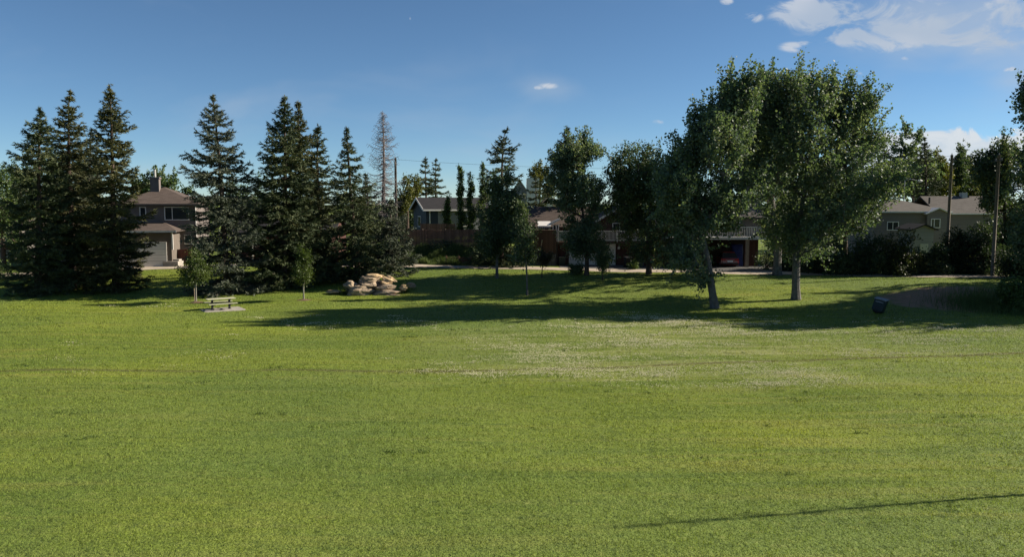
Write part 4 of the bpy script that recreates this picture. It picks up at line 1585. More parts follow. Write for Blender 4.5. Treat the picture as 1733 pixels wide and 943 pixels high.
def far_white_house():
    Y = 118.0
    x0, x1 = X(872, Y), X(935, Y)
    zb = float(gz(x0, Y)) - 0.2
    o = thing('house', 'tall white house with a square white chimney block far behind the crooked spruce', 'house', ((x0 + x1) / 2, Y, zb))
    ze, zr = Z(322, Y), Z(305, Y)
    gable_walls(X(868, Y), X(891, Y), Y, Y + 8, zb, ze, zr, 'y').build('wall', M['grey_siding'], o)
    gable_roof(X(868, Y), X(891, Y), Y, Y + 8, ze, zr, 0.3, 0.15, 'y').build('roof', M['white_trim'], o)
    MB().box(X(891, Y) + 0.02, X(912, Y), Y - 0.8, Y + 3, zb, Z(301.5, Y)).build('chimney', M['white_siding'], o)
    MB().box(X(912, Y) + 0.01, X(935, Y), Y, Y + 8, zb, Z(345, Y)).build('side_wing', M['white_siding'], o)
    gable_roof(X(912, Y) + 0.35, X(938, Y), Y, Y + 8, Z(346, Y), Z(336, Y), 0.3, 0.15, 'y').build('wing_roof', M['shingle_grey'], o)
    window(o, X(874, Y), X(884, Y), Z(340, Y), Z(328, Y), Y, (0.5,))


far_white_house()


# ------------------------------------------------------------------ poles, wires, lamp
def pole(px, top, Y, r, mat, label, arm=False, base=440, name='utility_pole'):
    x = at(px, 400, Y)[0]
    z0 = float(gz(x, Y)) - 0.2
    zt = at(px, top, Y)[2]
    o = thing(name, label, 'pole', (x, Y, z0 + 0.2))
    MB().tube([(x, Y, z0), (x, Y, zt)], [r, r * 0.75], 10).build('shaft', M[mat], o, smooth_shade=True)
    if arm:
        MB().box(x - 0.05, x + 0.05, Y - 0.5, Y + 0.5, zt - 0.55, zt - 0.44).build('crossarm', M[mat], o)
        for k, z in ((-0.42, zt - 0.44), (0.42, zt - 0.44), (0.0, zt)):
            MB().cyl((x, Y + k, z), 0.04, 0.16, 8).build('insulator', M['bin_lid'], o)
    return np.array([x, Y, zt])


t1 = pole(671, 268, 80.0, 0.15, 'pole_wood', 'brown wooden utility pole just right of the dead spruce', True)
pole(547, 309, 77.0, 0.09, 'pole_grey', 'slender pale grey pole standing among the tall spruces', name='lamp_post')
pole(623, 312, 79.0, 0.08, 'pole_wood', 'thin weathered pole between the narrow spruce and the dead spruce')
t2 = pole(1604, 262, 80.0, 0.17, 'pole_wood', 'tall wooden utility pole in front of the beige bungalow', True)
t3 = pole(1683, 262, 70.5, 0.16, 'pole_wood', 'stout wooden pole standing at the lane beside the bare earth mound', True)


def wire(name, label, a, b, sag, r=0.010, off=(0, 0, 0)):
    u = np.linspace(0, 1, 40)
    p = a + (b - a) * u[:, None] + np.asarray(off)
    p[:, 2] -= sag * 4 * u * (1 - u)
    tag(MB().tube(p, r, 4).build(name, M['wire']), label, 'wire')


wire('power_line', 'thin power line strung from the pole by the dead spruce towards the poplars', t1, t2, 1.1, off=(0, 0, -0.1))
wire('power_line', 'short power line between the two wooden poles at the right', t2, t3, 0.4, off=(0, 0, -0.35))


def street_lamp():
    Y = 105.0
    x0, x1 = X(1527, Y), X(1550, Y)
    z = Z(303, Y)
    zb = float(gz(x0, Y))
    o = thing('street_lamp', 'pale street lamp on a long arm against dark trees above the beige bungalow', 'lamp', (x0, Y, zb))
    MB().tube([(x0, Y, zb), (x0, Y, z)], [0.11, 0.07], 8).build('post', M['pole_grey'], o)
    MB().tube([(x0, Y, z - 0.1), ((x0 + x1) / 2, Y, z - 0.02), (x1, Y, z - 0.22)], [0.05, 0.045, 0.04], 6).build('arm', M['pole_grey'], o)
    MB().tube([(x1 - 0.1, Y, z - 0.22), (x1 + 0.15, Y, z - 0.24), (x1 + 0.5, Y, z - 0.25)], [0.1, 0.22, 0.12], 8).build('lamp_head', M['white_trim'], o)


street_lamp()


# ------------------------------------------------------------------ cars and bins
def car(label, paint, pos, rz, L_=4.4, W_=1.78, H_=1.5, suv=False, rear=True):
    """nose along +x in its own frame"""
    o = thing('parked_car', label, 'car', pos, rz)
    hl = L_ / 2
    if suv:
        low = [(-hl, .45), (-hl + .03, .95), (-hl + .1, 1.02), (hl - .95, 1.02), (hl - .2, .9), (hl, .72), (hl, .42)]
        cab = [(-hl + .08, 1.0), (-hl + .3, H_ - .06), (-hl + .6, H_), (hl - 2.1, H_ - .03), (hl - 1.15, 1.0)]
    else:
        low = [(-hl, .42), (-hl + .02, .82), (-hl + .12, .92), (hl - 1.1, .92), (hl - .25, .78), (hl, .62), (hl, .38)]
        cab = [(-hl + .15, .9), (-hl + .75, H_ - .05), (-hl + 1.1, H_), (hl - 2.1, H_ - .02), (hl - 1.1, .9)]
    hw_ = W_ / 2
    b = MB()
    # lower body: three slices across give a rounded side
    for s, (a0, a1, k) in enumerate(((-hw_, -hw_ + .12, .94), (-hw_ + .1201, hw_ - .1201, 1.0), (hw_ - .12, hw_, .94))):
        b.prism([(u * (k if abs(u) > hl * .9 else 1), .25 + (z - .25) * (1 if s == 1 else .985)) for u, z in [(-hl + .05, .25)] + low + [(hl - .05, .25)]][::-1], a0, a1, 'y')
    b.build('body', M[paint], o, bevel=0.04, local=True)
    # cabin, leaning in at the top
    n = len(cab)
    vs = []
    for sgn in (-1, 1):
        for u, z in cab:
            k = (z - .9) / (H_ - .9)
            vs.append((u, sgn * (hw_ - .1 - .2 * max(k, 0)), z))
    g = MB()
    g.v.append(np.array(vs))
    g.n = 2 * n
    g.f = [[tuple(range(n)), tuple(range(n, 2 * n))[::-1]], [(i, i + n, (i + 1) % n + n, (i + 1) % n) for i in range(n)]]
    cb = g.build('cabin', M['glass'], o, bevel=0.03, local=True)
    rfp = [c for c in cab if c[1] > H_ - .1]
    MB().hexa([(rfp[0][0] - .02, -hw_ + .28, H_ - .09), (rfp[-1][0] + .05, -hw_ + .28, H_ - .07), (rfp[-1][0] + .05, hw_ - .28, H_ - .07), (rfp[0][0] - .02, hw_ - .28, H_ - .09),
               (rfp[0][0] + .1, -hw_ + .32, H_ + .03), (rfp[-1][0] - .05, -hw_ + .32, H_ + .03), (rfp[-1][0] - .05, hw_ - .32, H_ + .03), (rfp[0][0] + .1, hw_ - .32, H_ + .03)]).build('roof', M[paint], o, bevel=0.03, local=True)
    for sx in (-hl + .8, hl - .85):
        for sy in (-1, 1):
            w = MB().cyl((sx, sy * (hw_ - .2) - (.11 if sy > 0 else -.0) + (0.0 if sy > 0 else -.01) , .33), .33, .22 * 1, 18, axis='y').build('wheel', M['tyre'], o, local=True)
            MB().cyl((sx, sy * (hw_ + .012) - .02, .33), .2, .03, 14, axis='y').build('rim', M['rim'], w, local=True)
    for sy in (-1, 1):
        MB().box(-hl - .03, -hl + .12, sy * hw_ * .72 - .2, sy * hw_ * .72 + .2, .68, .84).build('tail_light', M['lamp_red'], o, local=True)
        MB().box(hl - .22, hl + .012, sy * hw_ * .72 - .2, sy * hw_ * .72 + .2, .62, .74).build('headlight', M['lamp_clear'], o, local=True)
    MB().box(-hl - .045, -hl - .004, -.26, .26, .55, .69).build('licence_plate', M['plate'], o, local=True)
    MB().box(-hl - .05, -hl + .2, -hw_ + .06, hw_ - .06, .30, .46).build('bumper', M['black_plastic'], o, local=True)
    return o


yc = 82.2
xc = X(1231, yc)
car('red car backed nose in under the beige house carport', 'red_paint', (xc, yc, float(gz(xc, yc)) + 0.02), math.radians(84), 4.2)
yc = 80.0
xc = X(530, yc)
car('dark plum car parked behind the tall spruces, partly hidden by foliage', 'plum_paint', (xc, yc, float(gz(xc, yc)) + 0.04), math.radians(200), 4.6, 1.85, 1.7, True)


def wheelie_bin(label, mat, px, py, Y, h=1.1, w=0.62, rz=0.0):
    x = X(px, Y)
    z = float(gz(x, Y))
    o = thing('wheelie_bin', label, 'bin', (x, Y, z), rz)
    MB().hexa([(-w * .4, -w * .42, .06), (w * .4, -w * .42, .06), (w * .4, w * .36, .06), (-w * .4, w * .36, .06), (-w * .5, -w * .55, h * .9), (w * .5, -w * .55, h * .9), (w * .5, w * .5, h * .9), (-w * .5, w * .5, h * .9)]).build('body', M[mat], o, bevel=.02, local=True)
    MB().hexa([(-w * .54, -w * .6, h * .9 + .003), (w * .54, -w * .6, h * .9 + .003), (w * .54, w * .55, h * .9 + .003), (-w * .54, w * .55, h * .9 + .003), (-w * .5, -w * .55, h * .95), (w * .5, -w * .55, h * .95), (w * .5, w * .55, h), (-w * .5, w * .55, h)]).build('lid', M['blue_plastic'] if mat == 'blue_plastic' else M['black_plastic'], o, bevel=.015, local=True)
    MB().cyl((-w * .45, w * .6, h * .88), .025, w * .9, 8, axis='x').build('handle', M[mat], o, local=True)
    for s in (-1, 1):
        MB().cyl((s * w * .44 - .03, w * .42, .11), .11, .06, 12, axis='x').build('wheel', M['tyre'], o, local=True)
    return o


wheelie_bin('black wheelie bin by the lane right of the white garage door', 'black_plastic', 1064, 450, 80.3, 1.1, .75, .2)
wheelie_bin('blue grey wheelie bin standing beside the small round bush', 'blue_plastic', 1085, 452, 80.0, 1.12, .68, -.15)
wheelie_bin('dark teal bin in the shade beside the stone base', 'bin_green', 951, 449, 82.0, 1.0, .7, .1)


# tilted park bin on the slope
def park_bin():
    b = ground(1484, 530)
    o = thing('litter_bin', 'black steel litter bin tilting to the right on the shaded slope', 'litter bin', tuple(b), 0)
    rot = Matrix.Rotation(math.radians(21), 4, 'Y') @ Matrix.Rotation(math.radians(-7), 4, 'X') @ Matrix.Rotation(math.radians(-38), 4, 'Z')
    o.rotation_euler = rot.to_euler()
    w = .36
    MB().hexa([(-w, -w, .12), (w, -w, .12), (w, w, .12), (-w, w, .12), (-w, -w, .86), (w, -w, .86), (w, w, 1.1), (-w, w, 1.1)]).build('body', M['bin_green'], o, bevel=.02, local=True)
    MB().hexa([(-w - .04, -w - .05, .845), (w + .04, -w - .05, .845), (w + .04, w + .04, 1.125), (-w - .04, w + .04, 1.125), (-w - .04, -w - .05, .90), (w + .04, -w - .05, .90), (w + .04, w + .04, 1.18), (-w - .04, w + .04, 1.18)]).build('lid', M['bin_lid'], o, bevel=.012, local=True)
    MB().box(-w * .55, w * .55, -w - .03, -w - .004, .22, .40).build('hatch', M['black_metal'], o, local=True)
    MB().cyl((0, 0, -.15), .07, .28, 10).box(-.25, .25, -.25, .25, .06, .118).build('base', M['black_metal'], o, local=True)
    MB().box(-w * .7, w * .7, -w - .06, -w - .006, .68, .74).build('handle', M['bin_lid'], o, local=True)


park_bin()


# ------------------------------------------------------------------ picnic table
def picnic_table():
    c = ground(374, 524.5)
    rz = math.radians(33)
    pad = MB()
    n = 18
    w2, d2 = 1.35, 0.95
    zs = 0.05
    pad.obox((0, 0, -0.08), (2.7, 1.9, 0.13))
    p = pad.build('concrete_pad', M['concrete'], None, bevel=0.02, local=True)
    p.location = (c[0] + 0.12, c[1] - 0.05, c[2])
    p.rotation_euler = (0, 0, rz)
    tag(p, 'pale concrete pad in the lawn under the picnic table', 'slab')
    o = thing('picnic_table', 'picnic table with pale plank top and dark pedestal legs on the lawn', 'picnic table', (c[0], c[1], c[2] + 0.052), rz)
    t = MB()
    for i in range(5):
        y = -0.37 + i * 0.15
        t.box(-0.95, 0.95, y, y + 0.138, 0.715, 0.755)
    t.build('tabletop', M['bench_wood'], o, local=True, bevel=.006)
    for s in (-1, 1):
        b = MB()
        for i in range(2):
            y = s * 0.72 - 0.135 + i * 0.14
            b.box(-0.95, 0.95, y, y + 0.13, 0.425, 0.462)
        b.build('bench_seat', M['bench_wood'], o, local=True, bevel=.005)
    for x in (-0.58, 0.58):
        lg = MB().box(x - .055, x + .055, -.09, .09, .012, .66)
        lg.box(x - .09, x + .09, -.2, .2, 0, .012)
        lg.box(x - .035, x + .035, -.36, .36, .66, .714)
        lg.build('leg', M['black_metal'], o, local=True)
        ar = MB()
        for s in (-1, 1):
            ar.beam((x, s * .09, .26), (x, s * .62, .38), .05, .07)
            ar.box(x - .03, x + .03, s * .72 - .15, s * .72 + .15, .375, .424)
        ar.build('seat_arm', M['black_metal'], o, local=True)


picnic_table()


# ------------------------------------------------------------------ boulders
def boulder(name, label, cx, cy, w, h, dd=0.0, dep=None, mat='rock_grey', seed=0, yaw=0.0, tilt=0.0):
    """(cx, cy) centre in photo pixels, w x h metres; dd shifts it away from the viewer"""
    r = np.random.default_rng(seed + 70)
    Yr = PILE_Y + dd
    c = at(cx, cy, Yr)
    dep = dep if dep else w * 0.7
    # rounded, irregular box from a subdivided cube
    k = 13
    g = np.linspace(-1, 1, k)
    pts, faces, key = [], [], {}

    def vid(p):
        q = tuple(np.round(p, 4))
        if q not in key:
            key[q] = len(pts)
            pts.append(p)
        return key[q]
    for ax in range(3):
        for sgn in (-1, 1):
            for i in range(k - 1):
                for j in range(k - 1):
                    q = []
                    for a, b in ((i, j), (i + 1, j), (i + 1, j + 1), (i, j + 1)):
                        p = np.zeros(3)
                        p[ax] = sgn
                        p[(ax + 1) % 3] = g[a]
                        p[(ax + 2) % 3] = g[b]
                        q.append(vid(p))
                    faces.append(q if sgn > 0 else q[::-1])
    P = np.array(pts)
    nrm = P / np.linalg.norm(P, axis=1)[:, None]
    ex = (np.abs(P) ** 6).sum(1) ** (1 / 6)
    P = P / ex[:, None]
    # chop with random planes for broken faces
    for _ in range(18):
        d = r.normal(size=3)
        d[2] *= 0.7
        d /= np.linalg.norm(d)
        lim = r.uniform(0.74, 1.08)
        ov = P @ d - lim
        P = P - np.clip(ov, 0, None)[:, None] * d
    ph = r.uniform(0, 6, 6)
    P = P + nrm * (0.05 * np.sin(P[:, 0] * 4 + ph[0]) * np.sin(P[:, 1] * 5 + ph[1]) + 0.04 * np.sin(P[:, 2] * 9 + ph[2] + P[:, 0] * 3))[:, None]
    P = P + r.normal(0, 0.018, P.shape)
    # bedding ledges
    P[:, :2] *= (1 + 0.05 * np.sign(np.sin(P[:, 2] * 6 + ph[3])))[:, None]
    P *= np.array([w / 2, dep / 2, h / 2])
    R3 = np.array((Matrix.Rotation(yaw, 3, 'Z') @ Matrix.Rotation(tilt, 3, 'Y')))
    P = P @ R3.T
    o = MB().add(P + c, np.array(faces)).build(name, M[mat])
    me = o.data
    me.transform(Matrix.Translation((-c[0], -c[1], -c[2])))
    o.location = c
    return tag(o, label, 'boulder', 'sandstone boulders piled on the lawn')


PILE_Y = float(ground(630, 500)[1]) + 1.0


def zoomed(X_, Y_):
    return 540 + X_ / 8.665, 440 + Y_ / 8.665


rocks = [
    ('big blocky grey boulder at the front left foot of the pile', 610, 465, 2.45, 0.95, -0.4, 1.6, 'rock_grey', .05, 0),
    ('grey boulder behind the leafy weed at the left end of the pile', 470, 385, 1.3, 0.9, 0.2, 1.4, 'rock_grey', .2, 0),
    ('long dark slab lying low at the front right of the pile', 965, 480, 2.3, 0.50, -0.45, 1.3, 'rock_grey', -.1, -.10),
    ('thin flat slab at the very front right foot of the pile', 1100, 528, 1.6, 0.3, -1.0, 1.0, 'rock_grey', .1, .08),
    ('grey boulder in the middle row on the right of the pile', 975, 410, 1.75, 0.62, 0.1, 1.5, 'rock_grey', .15, -.06),
    ('pinkish ledge boulder in the middle row on the left of the pile', 715, 350, 1.6, 0.48, 0.2, 1.5, 'rock_grey', -.1, .03),
    ('rust stained boulder wedged under the tan boulder on the right of the pile', 990, 335, 1.1, 0.40, 0.5, 1.3, 'rock_tan', .1, .0),
    ('rounded grey slab just below the topmost tan slab', 750, 282, 1.75, 0.52, 0.6, 1.5, 'rock_grey', .1, -.03),
    ('topmost sunlit tan slab of the rock pile', 820, 233, 1.35, 0.34, 0.9, 1.3, 'rock_tan', -.1, .04),
    ('sunlit tan boulder sloping right below the topmost slab', 1040, 290, 1.25, 0.52, 0.8, 1.3, 'rock_tan', .2, .28),
    ('pale yellow boulder at the right end of the pile', 1235, 412, 0.6, 0.52, 0.0, 0.8, 'rock_tan', .3, 0),
    ('separate grey boulder standing right of the pile', 1350, 368, 0.8, 0.45, 1.6, 0.7, 'rock_grey', .1, 0),
    ('flat pale slab lying on the lawn left of the pile', 225, 470, 1.35, 0.24, 0.0, 0.9, 'rock_tan', .05, 0),
    ('hidden grey core boulder at the back of the pile', 800, 390, 2.6, 1.3, 1.6, 1.6, 'rock_grey', 0, 0),
]
for i, (lb, zx, zy, w, h, dd, dep, mt, yaw, tilt) in enumerate(rocks):
    if 'hidden' in lb:
        lb = 'broad grey boulder at the back of the pile behind the middle row'
    px, py = zoomed(zx, zy)
    boulder('boulder', lb, px, py, w, h, dd, dep, mt, i, yaw, tilt)


def mulch_ring(px, py, label):
    b = ground(px, py)
    n = 20
    v = [(0, 0, 0.10)] + [(0.62 * math.cos(a) * (1 + .1 * math.sin(3 * a)), 0.62 * math.sin(a), -0.02) for a in np.linspace(0, 2 * math.pi, n, endpoint=False)]
    f = np.array([(0, 1 + i, 1 + (i + 1) % n) for i in range(n)])
    o = MB().add(v, f).build('mulch_ring', M['mulch'], None, local=True)
    o.location = b
    return tag(o, label, 'mulch')


mulch_ring(332, 512, 'brown mulch ring round the sapling beside the picnic table')
mulch_ring(514, 508, 'brown mulch ring round the sapling left of the rock pile')

# ------------------------------------------------------------------ trees in the photo, left to right
spruce((70, 180), (64, 498), 62, 'dark spruce with drooping skirt, leftmost of the tall spruces', 'spruce_dark', 1, dens=1.1)
spruce((115, 150), (124, 490), 56, 'tall grey green spruce with a bare forked tip second from the left', 'spruce_olive', 2, bend=0.3)
spruce((152, 216), (150, 474), 42, 'hazy blue grey spruce tucked behind two taller spruces at the left', 'spruce_blue', 3)
spruce((184, 142), (197, 494), 58, 'tall pointed spruce in front of the taupe house garage', 'spruce_olive', 4)
spruce((361, 160), (386, 497), 72, 'broad layered spruce with open tiers right of the taupe house', 'spruce_blue', 5, gap=1.25, power=0.52)
spruce((484, 160), (480, 486), 70, 'very dark dense spruce with upswept left boughs, tallest right of the layered one', 'spruce_dark', 6, dens=1.15, up=0.12)
spruce((506, 169), (512, 480), 50, 'olive spruce merging into the right side of the very dark spruce', 'spruce_olive', 7)
spruce((537, 209), (542, 466), 38, 'slim spruce behind the grey pole', 'spruce_dark', 8)
spruce((584, 214), (606, 474), 66, 'narrow topped spruce standing behind the rock pile', 'spruce_dark', 9, power=0.85, gap=1.1)
spruce((617, 293), (618, 455), 30, 'small thin spruce left of the dead spruce', 'spruce_dark', 10, Y=84.0)
spruce((648, 187), (649, 456), 34, 'bare grey dead spruce with hanging twigs', seed=11, dead=True, first=0.2, gap=0.45, power=0.35, name='dead_spruce', cat='dead tree', Y=78.0)
spruce((664, 338), (654, 464), 48, 'low dark bushy spruce under the dead spruce', 'spruce_blue', 12, power=0.45, dens=1.1)
spruce((721, 265), (721, 400), 28, 'left one of the two far spruces behind the navy house', 'spruce_dark', 13, Y=116.0, gap=1.6)
spruce((738, 268), (738, 400), 28, 'right one of the two far spruces behind the navy house', 'spruce_dark', 14, Y=118.0, gap=1.6)
spruce((851, 214), (848, 453), 56, 'open tiered spruce with a crooked tip rising over leafy trees', 'spruce_dark', 15, Y=81.0, gap=1.4, power=0.6, bend=0.9)
spruce((958, 212), (955, 452), 44, 'dark spruce point rising behind a leafy tree in front of the balcony house', 'spruce_dark', 16, Y=90.0)
spruce((906, 298), (906, 400), 28, 'small dark spruce in front of the far white chimney', 'spruce_dark', 17, Y=96.0, gap=1.3)
spruce((1566, 232), (1566, 420), 34, 'dark spruce behind the thin leafed tree at the right', 'spruce_dark', 18, Y=108.0, gap=1.4)
spruce((1498, 236), (1498, 420), 30, 'dark spruce behind the right edge of the big poplar', 'spruce_dark', 19, Y=106.0, gap=1.4)

leafy((8, 470), [(5, 310, 45, 48), (35, 345, 42, 52), (-25, 350, 50, 60), (10, 400, 50, 45)], 'round green leafy tree at the left edge behind the spruces', 'green_leaf', 'bark_spruce', 1, Y=82.0, nclus=70, crad=0.9, leaves=260, size=0.17, name='leafy_tree')
leafy((100, 470), [(100, 320, 60, 60), (140, 300, 40, 50)], 'dark leafy tree filling the gap behind the left spruces', 'dark_leaf', 'bark_spruce', 2, Y=92.0, nclus=55, crad=1.0, leaves=220, size=0.2, name='leafy_tree')
leafy((262, 440), [(262, 314, 30, 24), (300, 320, 20, 16), (240, 330, 20, 30)], 'pale green tree rising behind the taupe house roof', 'green_leaf', 'bark_spruce', 3, Y=112.0, nclus=30, crad=1.1, leaves=200, size=0.24, name='leafy_tree')
leafy((395, 440), [(400, 340, 40, 40), (440, 350, 30, 40)], 'dark leafy tree behind the gap right of the layered spruce', 'dark_leaf', 'bark_spruce', 29, Y=104.0, nclus=40, crad=1.0, leaves=220, size=0.22, name='leafy_tree')
leafy((690, 430), [(690, 325, 20, 26), (683, 350, 16, 22)], 'yellow green tree between the utility pole and the two far spruces', 'yellow_leaf', 'bark_spruce', 4, Y=112.0, nclus=26, crad=0.9, leaves=200, size=0.22, name='leafy_tree', vert=1.6)
for i, (px, top, bot, hw_, lb) in enumerate([(757, 336, 398, 9, 'shortest columnar aspen in front of the navy house'), (780, 284, 398, 11, 'tallest columnar aspen right of the navy house'),
                                             (796, 292, 398, 9, 'slim columnar aspen between the tallest one and the leafy trees'), (817, 280, 402, 12, 'columnar aspen half hidden by the leafy tree under the crooked spruce')]):
    n = 9
    el = [(px + random.Random(i * 9 + k).uniform(-2, 2), top + 10 + (bot - top - 14) * k / (n - 1), 0.62 * hw_ * (0.35 + 0.65 * math.sin(min(k + 0.6, n - 2) / (n - 1) * math.pi * 0.9)), 11) for k in range(n)]
    leafy((px, 425), el, lb, 'green_leaf', 'bark_pale', 40 + i, Y=94.0, nclus=34, crad=0.34, leaves=120, size=0.14, trunk_r=0.09, vert=2.2, name='aspen_tree', group='columnar aspens along the fence', spread=0.11)
leafy((841, 471), [(845, 330, 26, 45), (838, 390, 32, 45), (858, 370, 28, 50), (826, 425, 20, 22)], 'leafy tree with a thin trunk under the crooked spruce', 'dark_leaf', 'bark_poplar', 5, nclus=85, crad=0.65, leaves=260, size=0.14, trunk_r=0.13, name='leafy_tree')
leafy((892, 500), [(882, 372, 12, 28), (888, 405, 17, 34), (898, 432, 12, 18), (878, 428, 14, 18)], 'slender young tree with a thin trunk standing alone on the shaded lawn', 'dark_leaf', 'bark_poplar', 6, nclus=42, crad=0.45, leaves=80, size=0.13, trunk_r=0.075, name='leafy_tree', clump=8)
leafy((905, 430), [(905, 305, 14, 30), (918, 300, 12, 26), (926, 320, 14, 24)], 'yellow green weeping tree behind the far white chimney', 'yellow_leaf', 'bark_spruce', 7, Y=126.0, nclus=30, crad=0.8, leaves=220, size=0.24, name='leafy_tree', vert=2.0)
leafy((993, 466), [(978, 260, 26, 32), (955, 290, 30, 45), (1000, 255, 17, 17), (985, 330, 38, 42), (990, 385, 36, 34), (975, 420, 24, 20), (1010, 420, 18, 18)], 'leafy tree with two rounded tops in front of the balcony house', 'poplar', 'bark_spruce', 8, nclus=120, crad=0.75, leaves=260, size=0.15, trunk_r=0.2, name='leafy_tree')
leafy((917, 470), [(917, 440, 12, 18)], 'small reddish sapling at the lane edge by the stone base', 'red_leaf', 'bark_spruce', 9, nclus=14, crad=0.4, leaves=110, size=0.1, trunk_r=0.05, name='sapling_tree', cat='sapling')
leafy((1020, 474), [(1020, 446, 12, 16)], 'small round leafed sapling in front of the white garage door', 'dark_leaf', 'bark_spruce', 10, nclus=14, crad=0.4, leaves=170, size=0.11, trunk_r=0.05, name='sapling_tree', cat='sapling')
leafy((1098, 464), [(1085, 272, 42, 30), (1055, 300, 32, 38), (1110, 310, 60, 55), (1065, 350, 40, 36), (1100, 385, 50, 40), (1140, 395, 38, 40), (1140, 305, 40, 52), (1075, 320, 44, 40), (1135, 432, 30, 24), (1085, 430, 22, 18)], 'dense dark tree with a short trunk left of the leaning poplar', 'dark_leaf', 'bark_spruce', 11, nclus=190, crad=0.85, leaves=220, size=0.16, trunk_r=0.24, name='leafy_tree')
leafy((1210, 522), [(1236, 182, 34, 45), (1198, 225, 34, 48), (1168, 282, 34, 42), (1215, 250, 60, 60), (1150, 310, 40, 50), (1230, 330, 55, 50), (1170, 380, 50, 36), (1168, 432, 40, 28), (1225, 372, 22, 18), (1184, 466, 20, 14), (1260, 172, 28, 38), (1134, 335, 26, 34)],
      'leaning poplar with a bare lower trunk, nearest the sunny field', 'poplar', 'bark_poplar', 12, nclus=270, crad=0.75, leaves=112, size=0.175, trunk_r=0.27, vert=1.5, depthk=1.7, shoots=0.8, clump=7, spread=0.17,
      trunk_pts=[(1203, 480), (1197, 440), (1188, 400), (1192, 370), (1205, 330), (1222, 250), (1230, 180)])
leafy((1347, 507), [(1345, 160, 34, 38), (1298, 164, 30, 40), (1275, 205, 34, 50), (1452, 190, 26, 34), (1388, 168, 34, 40), (1425, 180, 32, 40), (1318, 180, 34, 50), (1350, 220, 70, 60), (1430, 240, 50, 50), (1320, 270, 60, 50), (1400, 310, 80, 55), (1470, 240, 26, 32), (1480, 310, 42, 40), (1355, 380, 60, 42), (1408, 362, 58, 40), (1352, 422, 46, 22), (1498, 312, 26, 28), (1462, 200, 30, 30)],
      'big spreading poplar with an upright trunk right of the leaning one', 'poplar', 'bark_poplar', 13, nclus=390, crad=0.8, leaves=112, size=0.175, trunk_r=0.30, vert=1.5, depthk=1.7, shoots=0.8, clump=7, spread=0.17,
      trunk_pts=[(1347, 470), (1348, 430), (1352, 380), (1362, 320), (1372, 240), (1368, 170)])
leafy((1315, 466), [(1282, 215, 44, 44), (1285, 250, 56, 50), (1300, 290, 56, 56), (1325, 370, 34, 40)], 'poplar with a short thick trunk behind the two big poplars', 'poplar', 'bark_poplar', 14, nclus=140, crad=0.9, leaves=150, size=0.20, trunk_r=0.36, vert=1.5, depthk=2.4, shoots=0.5)
leafy((1545, 464), [(1540, 232, 20, 20), (1528, 262, 28, 26), (1560, 275, 24, 28), (1512, 300, 30, 32), (1550, 310, 40, 34)], 'thin leafed tree with an open airy top right of the big poplar', 'poplar', 'bark_spruce', 15, Y=113.0, nclus=62, crad=1.0, leaves=130, size=0.3, trunk_r=0.18, name='leafy_tree', clump=6)
for i, (px, py, rx, ry, mt, lb) in enumerate([(1594, 292, 17, 36, 'yellow_leaf', 'yellow green weeping tree just left of the tall utility pole'), (1622, 284, 11, 40, 'dark_leaf', 'slim dark weeping tree just right of the tall utility pole'),
                                              (1642, 300, 15, 34, 'yellow_leaf', 'dull yellow weeping tree behind the roof chimney'), (1575, 310, 20, 30, 'dark_leaf', 'dark rounded tree behind the left roof of the beige bungalow'), (1660, 305, 14, 30, 'green_leaf', 'green tree between the weeping trees and the right leafy tree')]):
    leafy((px, 430), [(px, py, rx, ry), (px, py + 30, rx * 1.2, 24)], lb, mt, 'bark_spruce', 60 + i, Y=122.0 + 2 * i, nclus=34, crad=0.85, leaves=210, size=0.25, name='weeping_tree', vert=2.2)
leafy((1700, 470), [(1690, 258, 24, 26), (1668, 285, 22, 32), (1712, 290, 30, 40), (1690, 330, 40, 40), (1715, 380, 36, 44), (1690, 420, 40, 26)], 'broad leafy tree with a lobed top behind the stout pole', 'dark_leaf', 'bark_spruce', 16, Y=75.0, nclus=120, crad=0.75, leaves=240, size=0.17, trunk_r=0.2, name='leafy_tree')
leafy((1790, 505), [(1748, 175, 24, 36), (1765, 230, 36, 50), (1790, 150, 40, 60), (1800, 300, 70, 90), (1775, 400, 60, 50)], 'tall poplar cut off by the right edge of the picture', 'poplar', 'bark_poplar', 17, nclus=170, crad=0.8, leaves=230, size=0.18, trunk_r=0.3, vert=1.5)
leafy((1345, 440), [(1345, 330, 60, 60), (1320, 390, 40, 40), (1380, 300, 40, 60)], 'hidden dark tree added behind the upright poplar trunk to shade the lane and fill the gap', 'dark_leaf', 'bark_spruce', 70, Y=90.0, nclus=70, crad=1.0, leaves=200, size=0.22, name='leafy_tree')  # added out of sight to shade the lane and house; also closes the horizon gap
leafy((1430, 440), [(1425, 320, 50, 60), (1450, 370, 50, 40), (1400, 380, 40, 40)], 'hidden dark tree added behind the right half of the big poplar to shade the lane', 'dark_leaf', 'bark_spruce', 71, Y=87.0, nclus=75, crad=1.0, leaves=200, size=0.22, name='leafy_tree')  # second hidden tree, added for its shadow on the rear lane
# trees beyond the right edge whose shade falls across the slope
for i, (px, py, top) in enumerate([(1930, 520, 150), (2080, 505, 120), (2230, 515, 140), (1990, 478, 170), (2170, 482, 160)]):
    leafy((px, py), [(px, top + 50, 60, 60), (px - 30, top + 150, 80, 90), (px + 30, top + 240, 90, 70)], ['nearest poplar', 'tallest poplar', 'farthest poplar', 'rear poplar', 'last rear poplar'][i] + ' of the row beyond the right edge that shades the slope', 'poplar', 'bark_poplar', 80 + i, nclus=90, crad=1.1, leaves=170, size=0.24, trunk_r=0.3)

